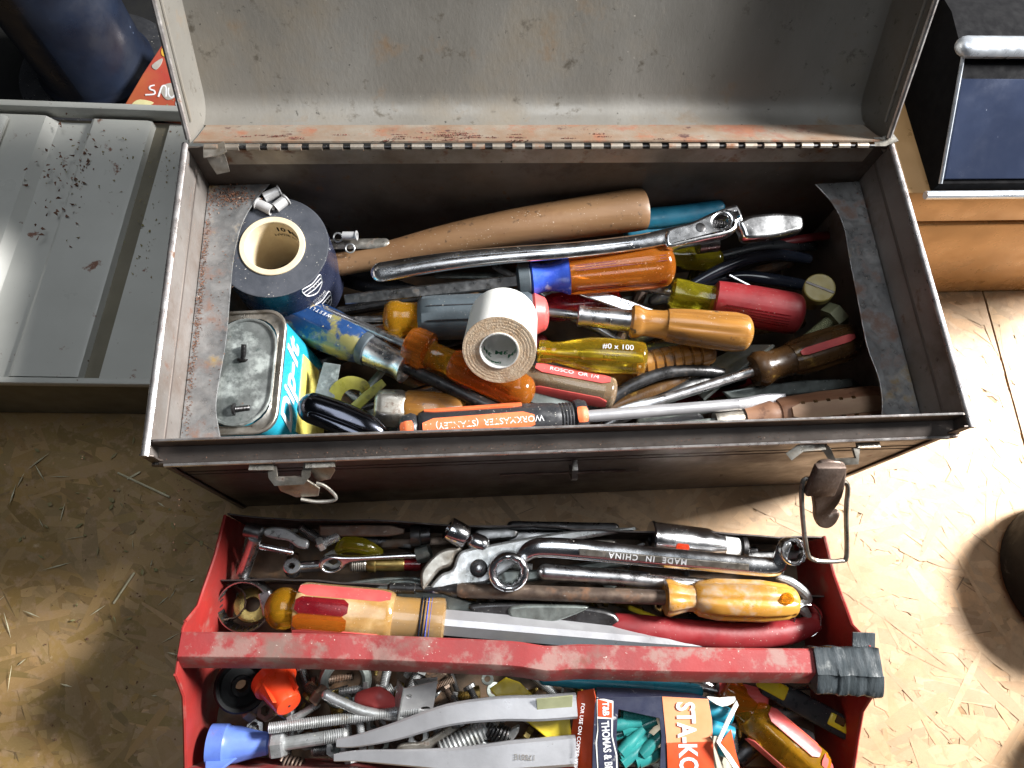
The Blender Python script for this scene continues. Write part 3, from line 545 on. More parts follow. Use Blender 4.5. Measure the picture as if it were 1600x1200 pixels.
# rear: black sheet, vinyl cylinder, painted board
single(G().plate(flatM(.0022), [[(-.74, .462), (.30, .44), (.92, .50), (.92, .94), (-.74, .94)]], .0035, .001), 'rubber_sheet', M['mat_k'], 'black rubber sheet lying on the bench behind the boxes', 'rubber sheet')
cyl = Th('dark_cylinder', 'tall blue-black cylinder standing on a round flange behind the grey case', 'cylinder', TR(P(140, 88, .03)) @ MX.Rotation(-math.pi / 2, 4, 'Y'))
c0 = P(140, 84, .03); CMx = TR(V((c0.x, c0.y, .004))) @ MX.Rotation(-math.pi / 2, 4, 'Y')
cyl.M = CMx; cyl.o.matrix_world = CMx
g = G(); g.lathe(CMx, [(0, .056), (.014, .056), (.018, .053), (.02, .052), (.30, .052), (.305, .049)], 56); g.build('tube', M['bluecyl'], cyl)
g = G(); g.lathe(CMx, [(.0005, .078), (.005, .078), (.007, .074), (.009, .060)], 56); g.build('flange', M['black'], cyl)
sb = Th('painted_board', 'red painted board with white cursive lettering propped behind the grey case', 'board', TR(P(240, 150, .03)))
pl_ = plane3((195, 170, .03), (300, 190, .03), (265, 60, .05))
g = G(); g.plate(pl_, [on(pl_, [(190, 178), (225, 118), (262, 62), (330, 40), (330, 200)])], .006, .001); g.build('panel', M['signred'], sb)
nn = pl_.to_3x3() @ V((0, 0, 1))
def onp(l, h=.0034): return [PP(a, b, pl_.translation, nn) + nn * h for a, b in l]
g = G()
for l in ([(244, 136), (237, 138), (237, 142), (244, 145), (243, 150), (230, 151)], [(250, 154), (256, 138), (262, 139), (262, 154)], [(266, 140), (266, 150), (272, 155), (282, 142), (284, 156)], [(288, 158), (280, 158), (278, 166), (286, 168), (291, 158), (284, 170), (276, 176)], [(292, 172), (297, 176)]):
    g.sweep([V(q) for q in cat_rom([tuple(p) for p in onp(l)], 4, False)], .0009, 6, flat=.4)
g.build('white_lettering', M['print_w'], sb)
for l, m_ in (([(255, 80), (262, 70), (272, 72), (276, 86), (266, 92), (256, 90)], 'signy'), ([(240, 105), (256, 94), (254, 104), (246, 112)], 'signg'), ([(253, 143), (262, 134), (278, 133), (286, 142), (274, 156), (262, 158)], 'signg'), ([(210, 164), (222, 158), (243, 163), (228, 170), (212, 171)], 'signc')):
    g = G(); g.plate(pl_ @ TR((0, 0, .0033)), [on(pl_, cat_rom(l, 3))], .0005, .0002); g.build('paint_patch', M[m_], sb)
# right: gold case with a sloping dark panel
gc = Th('gold_case', 'tan enamelled metal case with a sloping dark glossy panel behind the toolbox', 'case', TR((.45, .40, 0)))
gx0 = .340; gt = .165
g = G(); g.box(TR((gx0 + .16, .292 + .15, .062)), (.32, .30, .122), .002, 2); g.build('lower_body', M['gold'], gc)
g = G(); g.box(TR((gx0 + .16, .2935 + .15, .1455)), (.32, .30, .040), .002, 2); g.build('upper_body', M['gold'], gc)
pb = PY(1468, 287, .2945); pt = PX(1504, 85, pb.x); pt2 = PX(1487, 18, pb.x)
g = G(); g.add([V((pb.x, .2945, gt)), V((pb.x, pb.y, pb.z)), pt, pt2, V((pb.x, pt2.y + .06, pt2.z - .01)), V((pb.x, pt2.y + .06, gt))] + [q + V((.30, 0, 0)) for q in (V((pb.x, .2945, gt)), V((pb.x, pb.y, pb.z)), pt, pt2, V((pb.x, pt2.y + .06, pt2.z - .01)), V((pb.x, pt2.y + .06, gt)))], [(5, 4, 3, 2, 1, 0), (6, 7, 8, 9, 10, 11), (0, 1, 7, 6), (1, 2, 8, 7), (2, 3, 9, 8), (3, 4, 10, 9), (4, 5, 11, 10)]); g.build('sloping_housing', M['felt'], gc)
d1 = (pt - pb); n1 = V((1, 0, 0)).cross(d1).normalized(); g = G(); fr = MX(((1, d1.normalized().x, n1.x, pb.x), (0, d1.normalized().y, n1.y, pb.y), (0, d1.normalized().z, n1.z, pb.z), (0, 0, 0, 1)))
g.plate(fr, [[(.002, .003), (.29, .003), (.29, d1.length * .82), (.002, d1.length * .82)]], .003, .0008); gp = g.build('glossy_panel', M['bluegloss'], gc)
g = G(); g.sweep([pb + n1 * .001, pt + n1 * .001], .0013, 6); g.build('bright_edge', M['silver'], gc)
g = G(); g.sweep([pt + d1.normalized() * .004 + V((.002, 0, .001)), pt + d1.normalized() * .004 + V((.29, 0, .001))], .0085, 12, flat=.7, round_=True); g.build('rear_bar', M['silver'], gc)
g = G(); g.sweep([V((gx0 + .012, .2905, gt + .002)), V((gx0 + .33, .2905, gt + .002))], .0032, 10); g.build('front_trim', M['silver'], gc)
# black wheel at the right edge and a second one just outside the picture
def wheel(c, r, h, lab):
    W = TR(c) @ MX.Rotation(-math.pi / 2, 4, 'Y'); t = Th('rubber_wheel', lab, 'wheel', W)
    g = G(); g.lathe(W, [(0, r * .55), (0, r * .86), (.004, r * .95), (h * .3, r), (h * .7, r), (h - .004, r * .95), (h, r * .86), (h, r * .55)], 48, closed=True); g.build('tyre', M['rubber'], t)
    g = G(); g.lathe(W, [(.004, r * .5), (.003, r * .56), (h - .003, r * .56), (h - .004, r * .5), (h + .003, r * .2), (h + .003, r * .15)], 32); g.build('hub', M['dsteel'], t)
wheel(P(1556, 905, 0) + V((.064, 0, 0)), .064, .055, 'round black rubber wheel lying flat on the bench past the seam')
wheel(P(1600, 1190, 0) + V((.075, -.01, 0)), .060, .06, 'round black rubber wheel lying on the bench near the front corner')
# ------------------------------------------------------------------ tools: builders
def flute(n, d, x0, x1, sharp=1.0):
    def f(t, x):
        if x < x0 or x > x1: return 1.0
        e = min(1.0, (x - x0) / .003, (x1 - x) / .003); return 1 - d * e * max(0, math.cos(n * t)) ** sharp
    return f
def hexsec(n, k, x0, x1, rot=0):
    def f(t, x):
        if x < x0 or x > x1: return 1.0
        e = min(1.0, (x - x0) / .003, (x1 - x) / .003); a = ((t + rot) % (2 * math.pi / n)) - math.pi / n
        return (1 - e * k) + e * k * (math.cos(math.pi / n) / math.cos(a)) * 1.04
    return f
def driver(name, label, A, Tp, parts, shaft=None, group='screwdrivers in the toolbox', cat='screwdriver', lens=None):
    """parts: list of (part name, material, [(x px from butt, r px)...], section or None); shaft: (x0 px, r px, material, 'sq'|'round'|'flat', x1 px|None)"""
    a, b = P(*A), P(*Tp); fr = frame(a, b); k = mp((a + b) / 2); t = Th(name, label, cat, fr, group); t.k = k; t.L = (b - a).length; out = {}
    for nm, m, st, sec in parts:
        g = G(); g.lathe(fr, [(x * k, r * k) for x, r in st], 72, sec(k) if sec else None); out[nm] = g.build(nm, m, t, 40)
    if shaft:
        x0, r, m, kind, x1 = shaft; x1 = x1 * k if x1 else t.L; g = G(); c = lambda x: fr @ V((x, 0, 0)); r *= k; x0 *= k; uz = fr.to_3x3() @ V((0, 0, 1))
        if kind == 'sq': g.sweep([c(x0), c(x1 - r * 5), c(x1)], [r, r, r * .8], sec=SQB, upv=uz)
        elif kind == 'diam': g.sweep([c(x0), c(x1 - r * 7), c(x1 - r * 3), c(x1)], [r, r, r * .72, r * .28], sec=[(0.25, 1), (1, .25), (1, -.25), (.25, -1), (-.25, -1), (-1, -.25), (-1, .25), (-.25, 1)], upv=uz)
        elif kind == 'flat':
            g.sweep([c(x0), c(x1 - r * 9)], r, 16, upv=uz)
            s_, vs, fs = [(x1 - r * 9.0, 1, 1), (x1 - r * 7, 1.15, .8), (x1 - r * 4.5, 1.45, .5), (x1 - r * 2, 1.4, .3), (x1, 1.3, .2)], [], []
            for x, wy, wz in s_:
                for q in range(16):
                    tt_ = 2 * math.pi * q / 16; vs.append(fr @ V((x, r * wy * math.copysign(abs(math.sin(tt_)) ** .8, math.sin(tt_)), r * wz * math.cos(tt_))))
            for i in range(len(s_) - 1):
                for q in range(16): fs.append((i * 16 + q, i * 16 + (q + 1) % 16, i * 16 + 16 + (q + 1) % 16, i * 16 + 16 + q))
            fs += [tuple(range(16)), tuple(range(64, 80))]; g.add(vs, fs)
        else: g.lathe(fr, [(x0, r), (x1 - r, r), (x1, r * .6)], 16)
        g.build('shaft', m, t, 40)
    t.parts = out; return t
def dome(x0, r, n=5, k=.7):
    """rounded butt: stations from the axis out to radius r, starting at x0"""
    return [(x0 + r * k * (1 - math.cos(a)), max(.6, r * math.sin(a))) for a in [math.pi / 2 * i / n for i in range(n + 1)]]
def stripe(t, m, x0, x1, r, th, wd, name='stripe', n=8, h=.0003):
    """a proud coloured strip along a handle at angle th"""
    k = t.k; g = G(); vs, fs = [], []
    xs = [x0 + (x1 - x0) * i / 10 for i in range(11)]
    for i, x in enumerate(xs):
        rr_ = (r(x) if callable(r) else r) * k; e = 1 if 0 < i < 10 else .55
        for hh in (h, -h * 2):
            for j in range(n + 1):
                a = th + wd * e * (j / n - .5); vs.append(t.M @ V((x * k, (rr_ + hh) * math.sin(a), (rr_ + hh) * math.cos(a))))
    w2 = 2 * (n + 1)
    for i in range(10):
        for j in range(n):
            a = i * w2 + j; fs += [(a, a + 1, a + w2 + 1, a + w2), (a + n + 1, a + n + 2, a + w2 + n + 2, a + w2 + n + 1)]
        fs += [(i * w2, i * w2 + w2, i * w2 + w2 + n + 1, i * w2 + n + 1), (i * w2 + n, i * w2 + w2 + n, i * w2 + w2 + 2 * n + 1, i * w2 + 2 * n + 1)]
    for i in (0, 10):
        for j in range(n): a = i * w2 + j; fs.append((a, a + 1, a + n + 2, a + n + 1))
    g.add(vs, fs); return g.build(name, m, t, 50)
def pxrod(name, label, cat, pts, r, m, n=12, flat=1.0, group=None, sec=None, upv=(0, 0, 1), round_=True, k=4, smooth=True):
    ps = curve(pts, k) if smooth and len(pts) > 2 else pxs(pts); s_ = mp(ps[0])
    if isinstance(r, (list, tuple)):
        rr_ = []; q = (len(ps) - 1) / (len(r) - 1)
        for i in range(len(ps)):
            u = i / q; j = min(int(u), len(r) - 2); rr_.append((r[j] + (r[j + 1] - r[j]) * (u - j)) * s_)
    else: rr_ = r * s_
    g = G(); g.sweep(ps, rr_, n, flat, sec, upv, round_)
    if name is None: return g
    return single(g, name, m, label, cat, group)
# ------------------------------------------------------------------ toolbox contents, back to front
# hammer
hm = Th('hammer', 'worn brown wooden hammer handle lying along the toolbox back wall', 'hammer', TR(P(1000, 327, .112)))
g = pxrod(None, None, None, [(1005, 327, .131), (985, 329, .131), (900, 341, .127), (800, 356, .122), (700, 375, .114), (620, 394, .106), (560, 407, .100), (500, 418, .094)], [33.5, 35, 33, 30, 26, 22, 20, 20], M['wood'], 20, .8, round_=False, k=5)
g.build('handle', M['wood'], hm)
g = G(); ca, cb = P(492, 340, .088), P(486, 470, .082); g.lathe(frame(ca, cb), [(0, .010), (.002, .0125), (.012, .0125), (.016, .009), (.03, .0105), (.045, .009), (.052, .012), (.06, .012)], 20); g.build('head', M['steel'], hm)
# teal pliers grip behind
pxrod('pliers_grip', 'teal vinyl plier grip poking out behind the wrench head', 'pliers', [(985, 345, .112), (1030, 340, .115), (1080, 333, .118), (1122, 323, .121)], [17, 18, 16, 11], M['tealgrip'], 14, .7)
pxrod('pliers_grip', 'lower dark teal plier grip under the chrome wrench jaw', 'pliers', [(985, 364, .108), (1030, 358, .108), (1085, 349, .108)], [12, 12, 9], M['tealgrip'], 14, .8)
# adjustable wrench
aw = Th('adjustable_wrench', 'long chrome adjustable wrench resting on the hammer handle', 'wrench', TR(P(820, 400, .135)))
za = .141
g = pxrod(None, None, None, [(596, 425, .128), (700, 408, .132), (800, 398, .136), (900, 390, .139), (1000, 378, za), (1060, 366, za)], [17, 16, 14.5, 13.5, 13.5, 15], M['chrome'], 18, .55, round_=True); g.build('handle', M['chrome'], aw)
g = pxrod(None, None, None, [(604, 424, .1315), (700, 408.5, .1355), (800, 398.5, .139), (900, 390.5, .1415), (985, 381, .1438)], [5, 6, 5.5, 5, 3], M['chrome2'], 10, .4); g.build('handle_recess', M['chrome2'], aw)
Hm_ = plane3((1040, 370, za), (1150, 345, za), (1100, 380, za - .001))
g = G(); g.plate(Hm_, [on(Hm_, cat_rom([(1040, 363), (1078, 351), (1108, 337), (1142, 325), (1150, 327), (1158, 346), (1150, 352), (1148, 362), (1133, 371), (1100, 378), (1070, 385), (1040, 390)], 3)), on(Hm_, cat_rom([(1113, 347), (1122, 340), (1132, 341), (1136, 349), (1131, 358), (1120, 361), (1112, 355)], 2))], .011, .0025, 3); g.build('fixed_jaw', M['chrome'], aw)
g = G(); g.plate(Hm_, [on(Hm_, cat_rom([(1158, 346), (1170, 341), (1200, 338), (1225, 338), (1246, 341), (1251, 352), (1248, 364), (1228, 370), (1200, 375), (1163, 377), (1155, 364), (1150, 352)], 3))], .012, .003, 3); g.build('moving_jaw', M['chrome'], aw)
g = G(); c_ = P(1124, 351, za); g.lathe(frame(c_ - V((.006, -.001, 0)), c_ + V((.006, -.001, 0))), [(0, .002)] + [(.0006 + i * .0009, .0036 if i % 2 else .003) for i in range(13)] + [(.0122, .002)], 16); g.build('adjusting_screw', M['dsteel'], aw)
g = G(); c_ = P(1094, 356, za + .0045); g.lathe(TR(c_) @ MX.Rotation(-math.pi / 2, 4, 'Y'), [(0, .0038), (.0012, .0038), (.0016, .0026)], 16); g.build('pivot_screw', M['dsteel'], aw)
pxrod('knurled_nut', 'small knurled steel nut under the wrench head', 'nut', [(1090, 384, .112), (1120, 380, .112)], 13, M['steel'], 20, 1, round_=False)
# dark bits deep at the right
d = driver('screwdriver', 'dim yellow plastic screwdriver handle deep under the wrench jaw', (1130, 408, .085), (1020, 398, .085), [('handle', M['yellowgreen'], dome(0, 17) + [(60, 19), (70, 14), (85, 16), (92, 12)], lambda k: hexsec(6, .8, 12 * k, 62 * k))], (90, 5, M['steel'], 'round', None))
pl = Th('pliers', 'black handled pliers lying deep beside the red screwdriver', 'pliers', TR(P(1180, 420, .09)))
for pts, r in (([(1080, 446, .088), (1120, 424, .094), (1170, 404, .1), (1215, 398, .102), (1262, 405, .100)], [8, 10, 10, 10, 8]), ([(1090, 446, .082), (1150, 432, .086), (1200, 436, .09), (1262, 447, .09)], [8, 9, 10, 9])):
    pxrod(None, None, None, pts, r, M['blackgloss'], 12).build('handle', M['blackgloss'], pl)
pxrod(None, None, None, [(1084, 446, .084), (1050, 456, .082), (1020, 470, .08)], [12, 14, 8], M['dsteel'], 12, .6).build('jaws', M['dsteel'], pl)
pxrod('pliers_grip', 'thin red plier grip deep against the right ledge', 'pliers', [(1215, 380, .085), (1255, 373, .09), (1300, 367, .092)], [5, 7, 7], M['redgrip'], 10, .7)
pxrod('pliers_grip', 'black curved plier grip below the wrench jaw', 'pliers', [(1130, 400, .08), (1200, 385, .085), (1270, 384, .085)], [8, 10, 9], M['black'], 10, .7)
pxrod('steel_rod', 'thin bright steel rod between black pliers and red screwdriver', 'rod', [(1140, 430, .093), (1165, 443, .093), (1192, 456, .093)], 2.5, M['chrome'], 8)
# orange screwdriver with blue collar
d = driver('screwdriver', 'large orange amber screwdriver with bright blue collar', (1054, 412, .124), (540, 468, .104), [('handle', M['amber'], dome(0, 35, 6, .55) + [(40, 36.5), (100, 34), (160, 32), (168, 31)], lambda k: flute(6, .08, 22 * k, 166 * k, 3)), ('blue_collar', M['bluec'], [(168, 30.5), (171, 30), (180, 25.5), (195, 22), (208, 22), (220, 25), (225, 26.5), (228, 23)], lambda k: None), ('collar_tip', M['greygrip'], [(228, 24), (230, 26), (246, 26), (249, 18), (250, 10)], lambda k: flute(12, .06, 229 * k, 247 * k, 1))], (248, 9, M['steel'], 'sq', None))
for th in (-.42, -.30, -.18, .75, .87): stripe(d, M['darkred'], 20, 160, lambda x: 35.4 - max(0, x - 40) * .030, th, .05, 'groove', 2, .0002)
# grey grip screwdriver
d = driver('screwdriver', 'slate grey grip screwdriver with amber neck and pink cap beneath the white tape', (858, 490, .113), (430, 506, .100), [('cap', M['pinkred'], dome(0, 27, 5, .35) + [(22, 33), (26, 31)], None), ('grip', M['greygrip'], [(26, 31), (32, 35), (60, 36), (180, 35), (196, 34), (203, 28)], lambda k: flute(5, .05, 50 * k, 190 * k, 1)), ('neck', M['amber2'], [(200, 26), (212, 25), (228, 26), (234, 29), (246, 29.5), (254, 25), (258, 15)], None)], (256, 7, M['steel'], 'round', None))
for th in (-.55, .1): stripe(d, M['black'], 60, 188, 35.6, th, .05, 'groove', 2)
# crimson handle and small wrench
d = driver('screwdriver', 'dark crimson plastic handle wedged behind the white tape', (972, 470, .092), (800, 486, .088), [('handle', M['darkred'], dome(0, 22) + [(50, 24), (110, 24), (125, 17), (140, 18), (150, 12)], lambda k: hexsec(6, .7, 18 * k, 112 * k))], (148, 6, M['steel'], 'round', None))
sw = Th('wrench', 'small flat chrome open wrench stamped 3/16', 'wrench', TR(P(970, 478, .105)))
wm = plane3((915, 458, .107), (1030, 505, .104), (960, 500, .103))
g = G(); g.plate(wm, [on(wm, [(905, 452), (940, 455), (985, 470), (1040, 492), (1030, 508), (980, 488), (935, 472), (905, 462)])], .004, .001, 2); g.build('bar', M['chrome'], sw)
g = G(); q = on(wm, [(975, 473), (1000, 483)]); g.text(wm @ TR((q[0][0], q[0][1], .0021)) @ MX.Rotation(math.atan2(q[1][1] - q[0][1], q[1][0] - q[0][0]), 4, 'Z'), '3/16', .006); g.build('stamp', M['print_d'], sw)
# red ribbed screwdriver
d = driver('screwdriver', 'red rubber ribbed screwdriver with clear yellow green neck', (1256, 493, .116), (985, 446, .102), [('grip', M['redgrip'], dome(0, 31, 5, .45) + [(22, 32.5), (80, 32.5), (124, 31), (136, 30), (139, 25)], lambda k: flute(28, .02, 30 * k, 118 * k, 1)), ('neck', M['yellowgreen'], [(138, 23), (150, 22), (170, 23), (184, 25), (200, 25), (205, 19)], lambda k: hexsec(6, .6, 140 * k, 204 * k))], (203, 6, M['steel'], 'round', None))
for th in (.12, .26, .40, .54, .68): stripe(d, M['darkred'], 26, 122, 32.4, th, .045, 'groove', 2, .00025)
# wood handled with ferrule
d = driver('screwdriver', 'varnished amber wooden screwdriver with long steel ferrule', (1176, 522, .126), (760, 478, .112), [('handle', M['wood2'], dome(0, 29, 6, .55) + [(30, 31), (90, 29), (125, 26.5), (133, 25)], lambda k: flute(6, .07, 16 * k, 130 * k, 2)), ('neck', M['wood2'], [(133, 24), (140, 22), (165, 21), (172, 23), (178, 26), (186, 26), (190, 22)], None), ('ferrule', M['chrome2'], [(189, 18), (192, 18), (262, 15.5), (266, 17), (270, 17), (272, 13)], None)], (270, 7, M['steel'], 'round', None))
g = G(); c_ = d.M @ V((222 * d.k, 0, 17 * d.k)); g.lathe(d.M @ TR((222 * d.k, 2 * d.k, 16.2 * d.k)) @ MX.Rotation(-math.pi / 2, 4, 'Y'), [(0, .0012), (.0006, .0012), (.0009, .0008)], 10); g.build('rivet', M['dsteel'], d)
# notched boxwood handle
d = driver('wooden_tool', 'yellow wooden handle with dark ring grooves under the amber screwdriver', (1118, 548, .100), (985, 574, .098), [('handle', M['wood2'], dome(0, 20) + [q for i in range(7) for q in ((18 + i * 15, 21), (28 + i * 15, 21), (29.5 + i * 15, 18.5), (31 + i * 15, 18.5))] + [(135, 20)], None)], None, cat='handle', group=None)
# nylon bolts
def nbolt(lab, hc, d_, r, hh, m, slot, hexh, L_, sr):
    W = frame(hc, hc + d_.normalized(), (0, 1, .3)); t = Th('nylon_bolt', lab, 'bolt', W, 'yellowed nylon bolts')
    g = G(); g.lathe(W, [(0, r * .93), (.0008, r), (hh, r), (hh, r * .5)], 6 if hexh else 32); g.build('head', m, t)
    n_ = int(L_ / .0014); g = G(); g.lathe(W, [(hh - .001, sr * .9)] + [(hh + i * .0007, sr * (1 if i % 2 else .86)) for i in range(2 * n_)], 16); g.build('threaded_shank', m, t)
    if slot: g = G(); g.box(W @ TR((-.0002, 0, 0)) @ MX.Rotation(.5, 4, 'X'), (.0008, r * 1.9, r * .16), .0001); g.build('slot', M['oldamber'], t)
hc = P(1281, 449, .120); nbolt('yellowed nylon bolt with round slotted head', hc, (hc - CAM).normalized() + V((-.25, -.35, 0)), 23.5 * mp(hc), .008, M['nylon'], True, False, .03, .005)
hc = P(1312, 488, .108); nbolt('greenish nylon bolt with square head and threaded shank', hc, V((-.7, -.5, -.25)), 22 * mp(hc), .010, M['nylon2'], False, True, .03, .0048)
# dark screwdriver with red stripe
d = driver('screwdriver', 'grimy dark amber screwdriver with one faded red stripe', (1342, 528, .115), (968, 646, .104), [('handle', M['oldamber'], dome(0, 28, 6, .6) + [(30, 31), (80, 31), (112, 29), (122, 26)], lambda k: flute(6, .10, 14 * k, 120 * k, 2)), ('neck', M['oldamber'], [(121, 25), (130, 24), (155, 24), (165, 28), (176, 29), (184, 24), (187, 12)], None)], (185, 8, M['chrome2'], 'flat', None))
stripe(d, M['pinkred'], 24, 116, 30.6, -.15, .38)
# grey file, silver shafts, curved plier handles below
single(G().plate(plane3((1130, 612, .098), (1335, 600, .096), (1200, 630, .094)), [on(plane3((1130, 612, .098), (1335, 600, .096), (1200, 630, .094)), [(1128, 612), (1200, 600), (1260, 594), (1330, 592), (1345, 602), (1290, 612), (1220, 620), (1140, 624)])], .005, .0015, 2), 'flat_file', M['gsteel'], 'flat greenish grey file under the dark striped screwdriver', 'file')
pxrod('pliers_grip', 'bare steel curved plier handle under the yellow screwdriver', 'pliers', [(930, 655, .095), (960, 620, .1), (1000, 596, .103), (1050, 580, .104), (1110, 580, .1), (1160, 590, .095)], [6, 9, 10, 10, 9, 7], M['dsteel'], 12, .7)
pxrod('pliers_grip', 'second steel plier handle sloping toward the front wall', 'pliers', [(940, 668, .085), (1000, 640, .09), (1060, 610, .094), (1110, 590, .094)], [8, 9, 9, 8], M['steel'], 12, .7)
pxrod('steel_bar', 'dull brown steel bar beneath the yellow screwdriver', 'bar', [(945, 640, .094), (1040, 602, .096), (1100, 570, .096)], 9, M['oldamber'], 8, .4, smooth=False)
pxrod('chisel', 'pale steel chisel blade lying by the front wall', 'chisel', [(940, 690, .098), (1010, 672, .1), (1090, 655, .1)], [14, 13, 10], M['wsteel'], 8, .3)
pxrod('steel_rod', 'square steel rod behind the front wall beside the wooden ferrule', 'rod', [(1000, 660, .09), (1150, 630, .092)], 7, M['gsteel'], 8, .8, smooth=False)
single(G().plate(plane3((1100, 600, .09), (1160, 545, .1), (1120, 570, .09)), [on(plane3((1100, 600, .09), (1160, 545, .1), (1120, 570, .09)), [(1085, 612), (1120, 560), (1160, 540), (1210, 540), (1180, 562), (1130, 600), (1100, 625)])], .003, .0008), 'flat_scraper', M['gsteel'], 'dark flat steel scraper under the wooden screwdriver butt', 'scraper')
# carved wooden handle by the front right
d = driver('screwdriver', 'carved brown wooden screwdriver with notched pale flat and grey ferrule', (1392, 630, .112), (1040, 668, .104), [('handle', M['wood3'], dome(0, 27, 5, .5) + [(25, 30), (110, 30), (178, 27), (184, 24)], lambda k: hexsec(6, .9, 12 * k, 182 * k, .5)), ('neck', M['wood3'], [(183, 22), (190, 22), (196, 25), (205, 23), (238, 19)], None), ('ferrule', M['zinc'], [(236, 15), (239, 16.5), (275, 15), (279, 16), (284, 15), (285, 9)], None)], (283, 7, M['gsteel'], 'sq', None))
stripe(d, M['woodpale'], 22, 172, 29.4, -.1, .82, 'worn_flat', h=.0006)
for i in range(5):
    for sg in (-.52, .40):
        stripe(d, M['oldamber'], 70 + i * 20, 76 + i * 20, 29.9, sg, .16, 'notch', 2, .0006)
# yellow clear screwdriver
d = driver('screwdriver', 'clear yellow slim screwdriver printed with small white numbers', (1012, 560, .117), (780, 545, .104), [('handle', M['yellowc'], dome(0, 25, 5, .35) + [(20, 27.5), (60, 30), (90, 29), (118, 23), (138, 17), (150, 16), (153, 18), (168, 18), (171, 13)], lambda k: hexsec(6, .55, 8 * k, 125 * k))], (10, 5, M['chrome2'], 'round', None))
g = G(); g.cyltext(d.M, '#0 x 100', 13 * d.k, 48 * d.k, -.52, 29.5 * d.k, True); g.build('lettering', M['print_w'], d)
# clear/red screwdriver
d = driver('screwdriver', 'clear plastic screwdriver with faded red stripes under the yellow one', (964, 616, .105), (700, 566, .092), [('handle', M['clearp'], dome(0, 25, 5, .4) + [(25, 27), (100, 27), (125, 25), (135, 20), (150, 21), (156, 14)], lambda k: hexsec(6, .5, 12 * k, 128 * k))], (20, 7, M['dsteel'], 'round', None))
for th in (-.85, .75, 2.5): stripe(d, M['pinkred'], 14, 130, 26.8, th, .75)
g = G(); g.cyltext(d.M, 'ROSCO  OR 1/4', 11 * d.k, 70 * d.k, -.8, 28.3 * d.k, True); g.build('lettering', M['print_w'], d)
# amber fluted screwdriver
d = driver('screwdriver', 'orange amber screwdriver with fluted collar crossing below the white tape', (834, 620, .120), (505, 484, .106), [('handle', M['amber'], dome(0, 27, 6, .75) + [(30, 30), (34, 29.4), (36, 29), (70, 29), (130, 26), (138, 22)], lambda k: hexsec(6, .7, 40 * k, 134 * k)), ('neck', M['amber2'], [(137, 21), (145, 20), (170, 20), (176, 24)], None), ('fluted_collar', M['amber'], [(175, 24), (180, 33), (205, 33), (214, 29), (218, 12)], lambda k: flute(16, .06, 178 * k, 212 * k, 1))], (215, 7, M['chrome2'], 'round', None))
# blue worn screwdriver
d = driver('screwdriver', 'worn blue screwdriver with chipped paint and tapered steel ferrule', (425, 474, .086), (790, 648, .122), [('handle', M['blueworn'], dome(0, 30, 5, .5) + [(25, 34), (90, 36), (120, 35), (150, 33), (172, 31), (182, 28), (188, 26)], lambda k: hexsec(8, .8, 14 * k, 130 * k)), ('collar_band', M['greygrip'], [(186, 27), (188, 28), (198, 27), (200, 24)], None), ('ferrule', M['chrome2'], [(198, 24), (200, 25), (245, 20), (254, 20.5), (262, 25), (266, 26), (268, 22), (268, 12)], None)], (266, 10, M['dsteel'], 'round', None))
g = G(); g.cyltext(d.M, 'WESTLINE', 9 * d.k, 100 * d.k, .62, 36.6 * d.k * .99, True, space=1.5); g.build('lettering', M['print_w'], d)
# grey tapered bit
pxrod('drill_bit', 'flat dark grey bit emerging under the amber screwdriver butt', 'bit', [(820, 615, .100), (850, 622, .1), (885, 630, .1), (905, 634, .1)], [14, 15, 14, 5], M['gsteel'], 6, .55, round_=False, smooth=False)
# hex capped handle
d = driver('wooden_tool', 'amber wooden handle with a grey faceted steel cap by the front wall', (585, 636, .112), (725, 646, .105), [('steel_cap', M['zinc'], [(0, 19), (4, 26), (12, 29), (40, 30), (46, 28)], lambda k: hexsec(6, .8, -1, 60 * k, .3)), ('handle', M['wood2'], [(44, 26), (50, 30), (90, 31), (130, 29), (140, 20)], None)], None, cat='handle', group=None)
# olive strips, grey strip
pxrod('plastic_strip', 'curled olive yellow plastic strip beside the blue screwdriver', 'strip', [(520, 632, .098), (527, 610, .103), (545, 598, .106), (566, 602, .104), (572, 612, .1)], [12, 13, 12, 11, 9], M['olive'], 6, .15, round_=False)
pxrod('plastic_strip', 'straight olive yellow strip leaning by the faceted steel cap', 'strip', [(545, 645, .100), (575, 618, .108), (600, 597, .112)], [9, 9, 7], M['olive'], 6, .35, round_=False)
single(G().plate(plane3((510, 570, .105), (528, 575, .105), (498, 628, .1)), [on(plane3((510, 570, .105), (528, 575, .105), (498, 628, .1)), [(506, 566), (532, 570), (522, 628), (514, 634), (490, 622)])], .0015, .0004), 'metal_strip', M['tin'], 'tarnished grey metal strip between the can and the olive strips', 'strip')
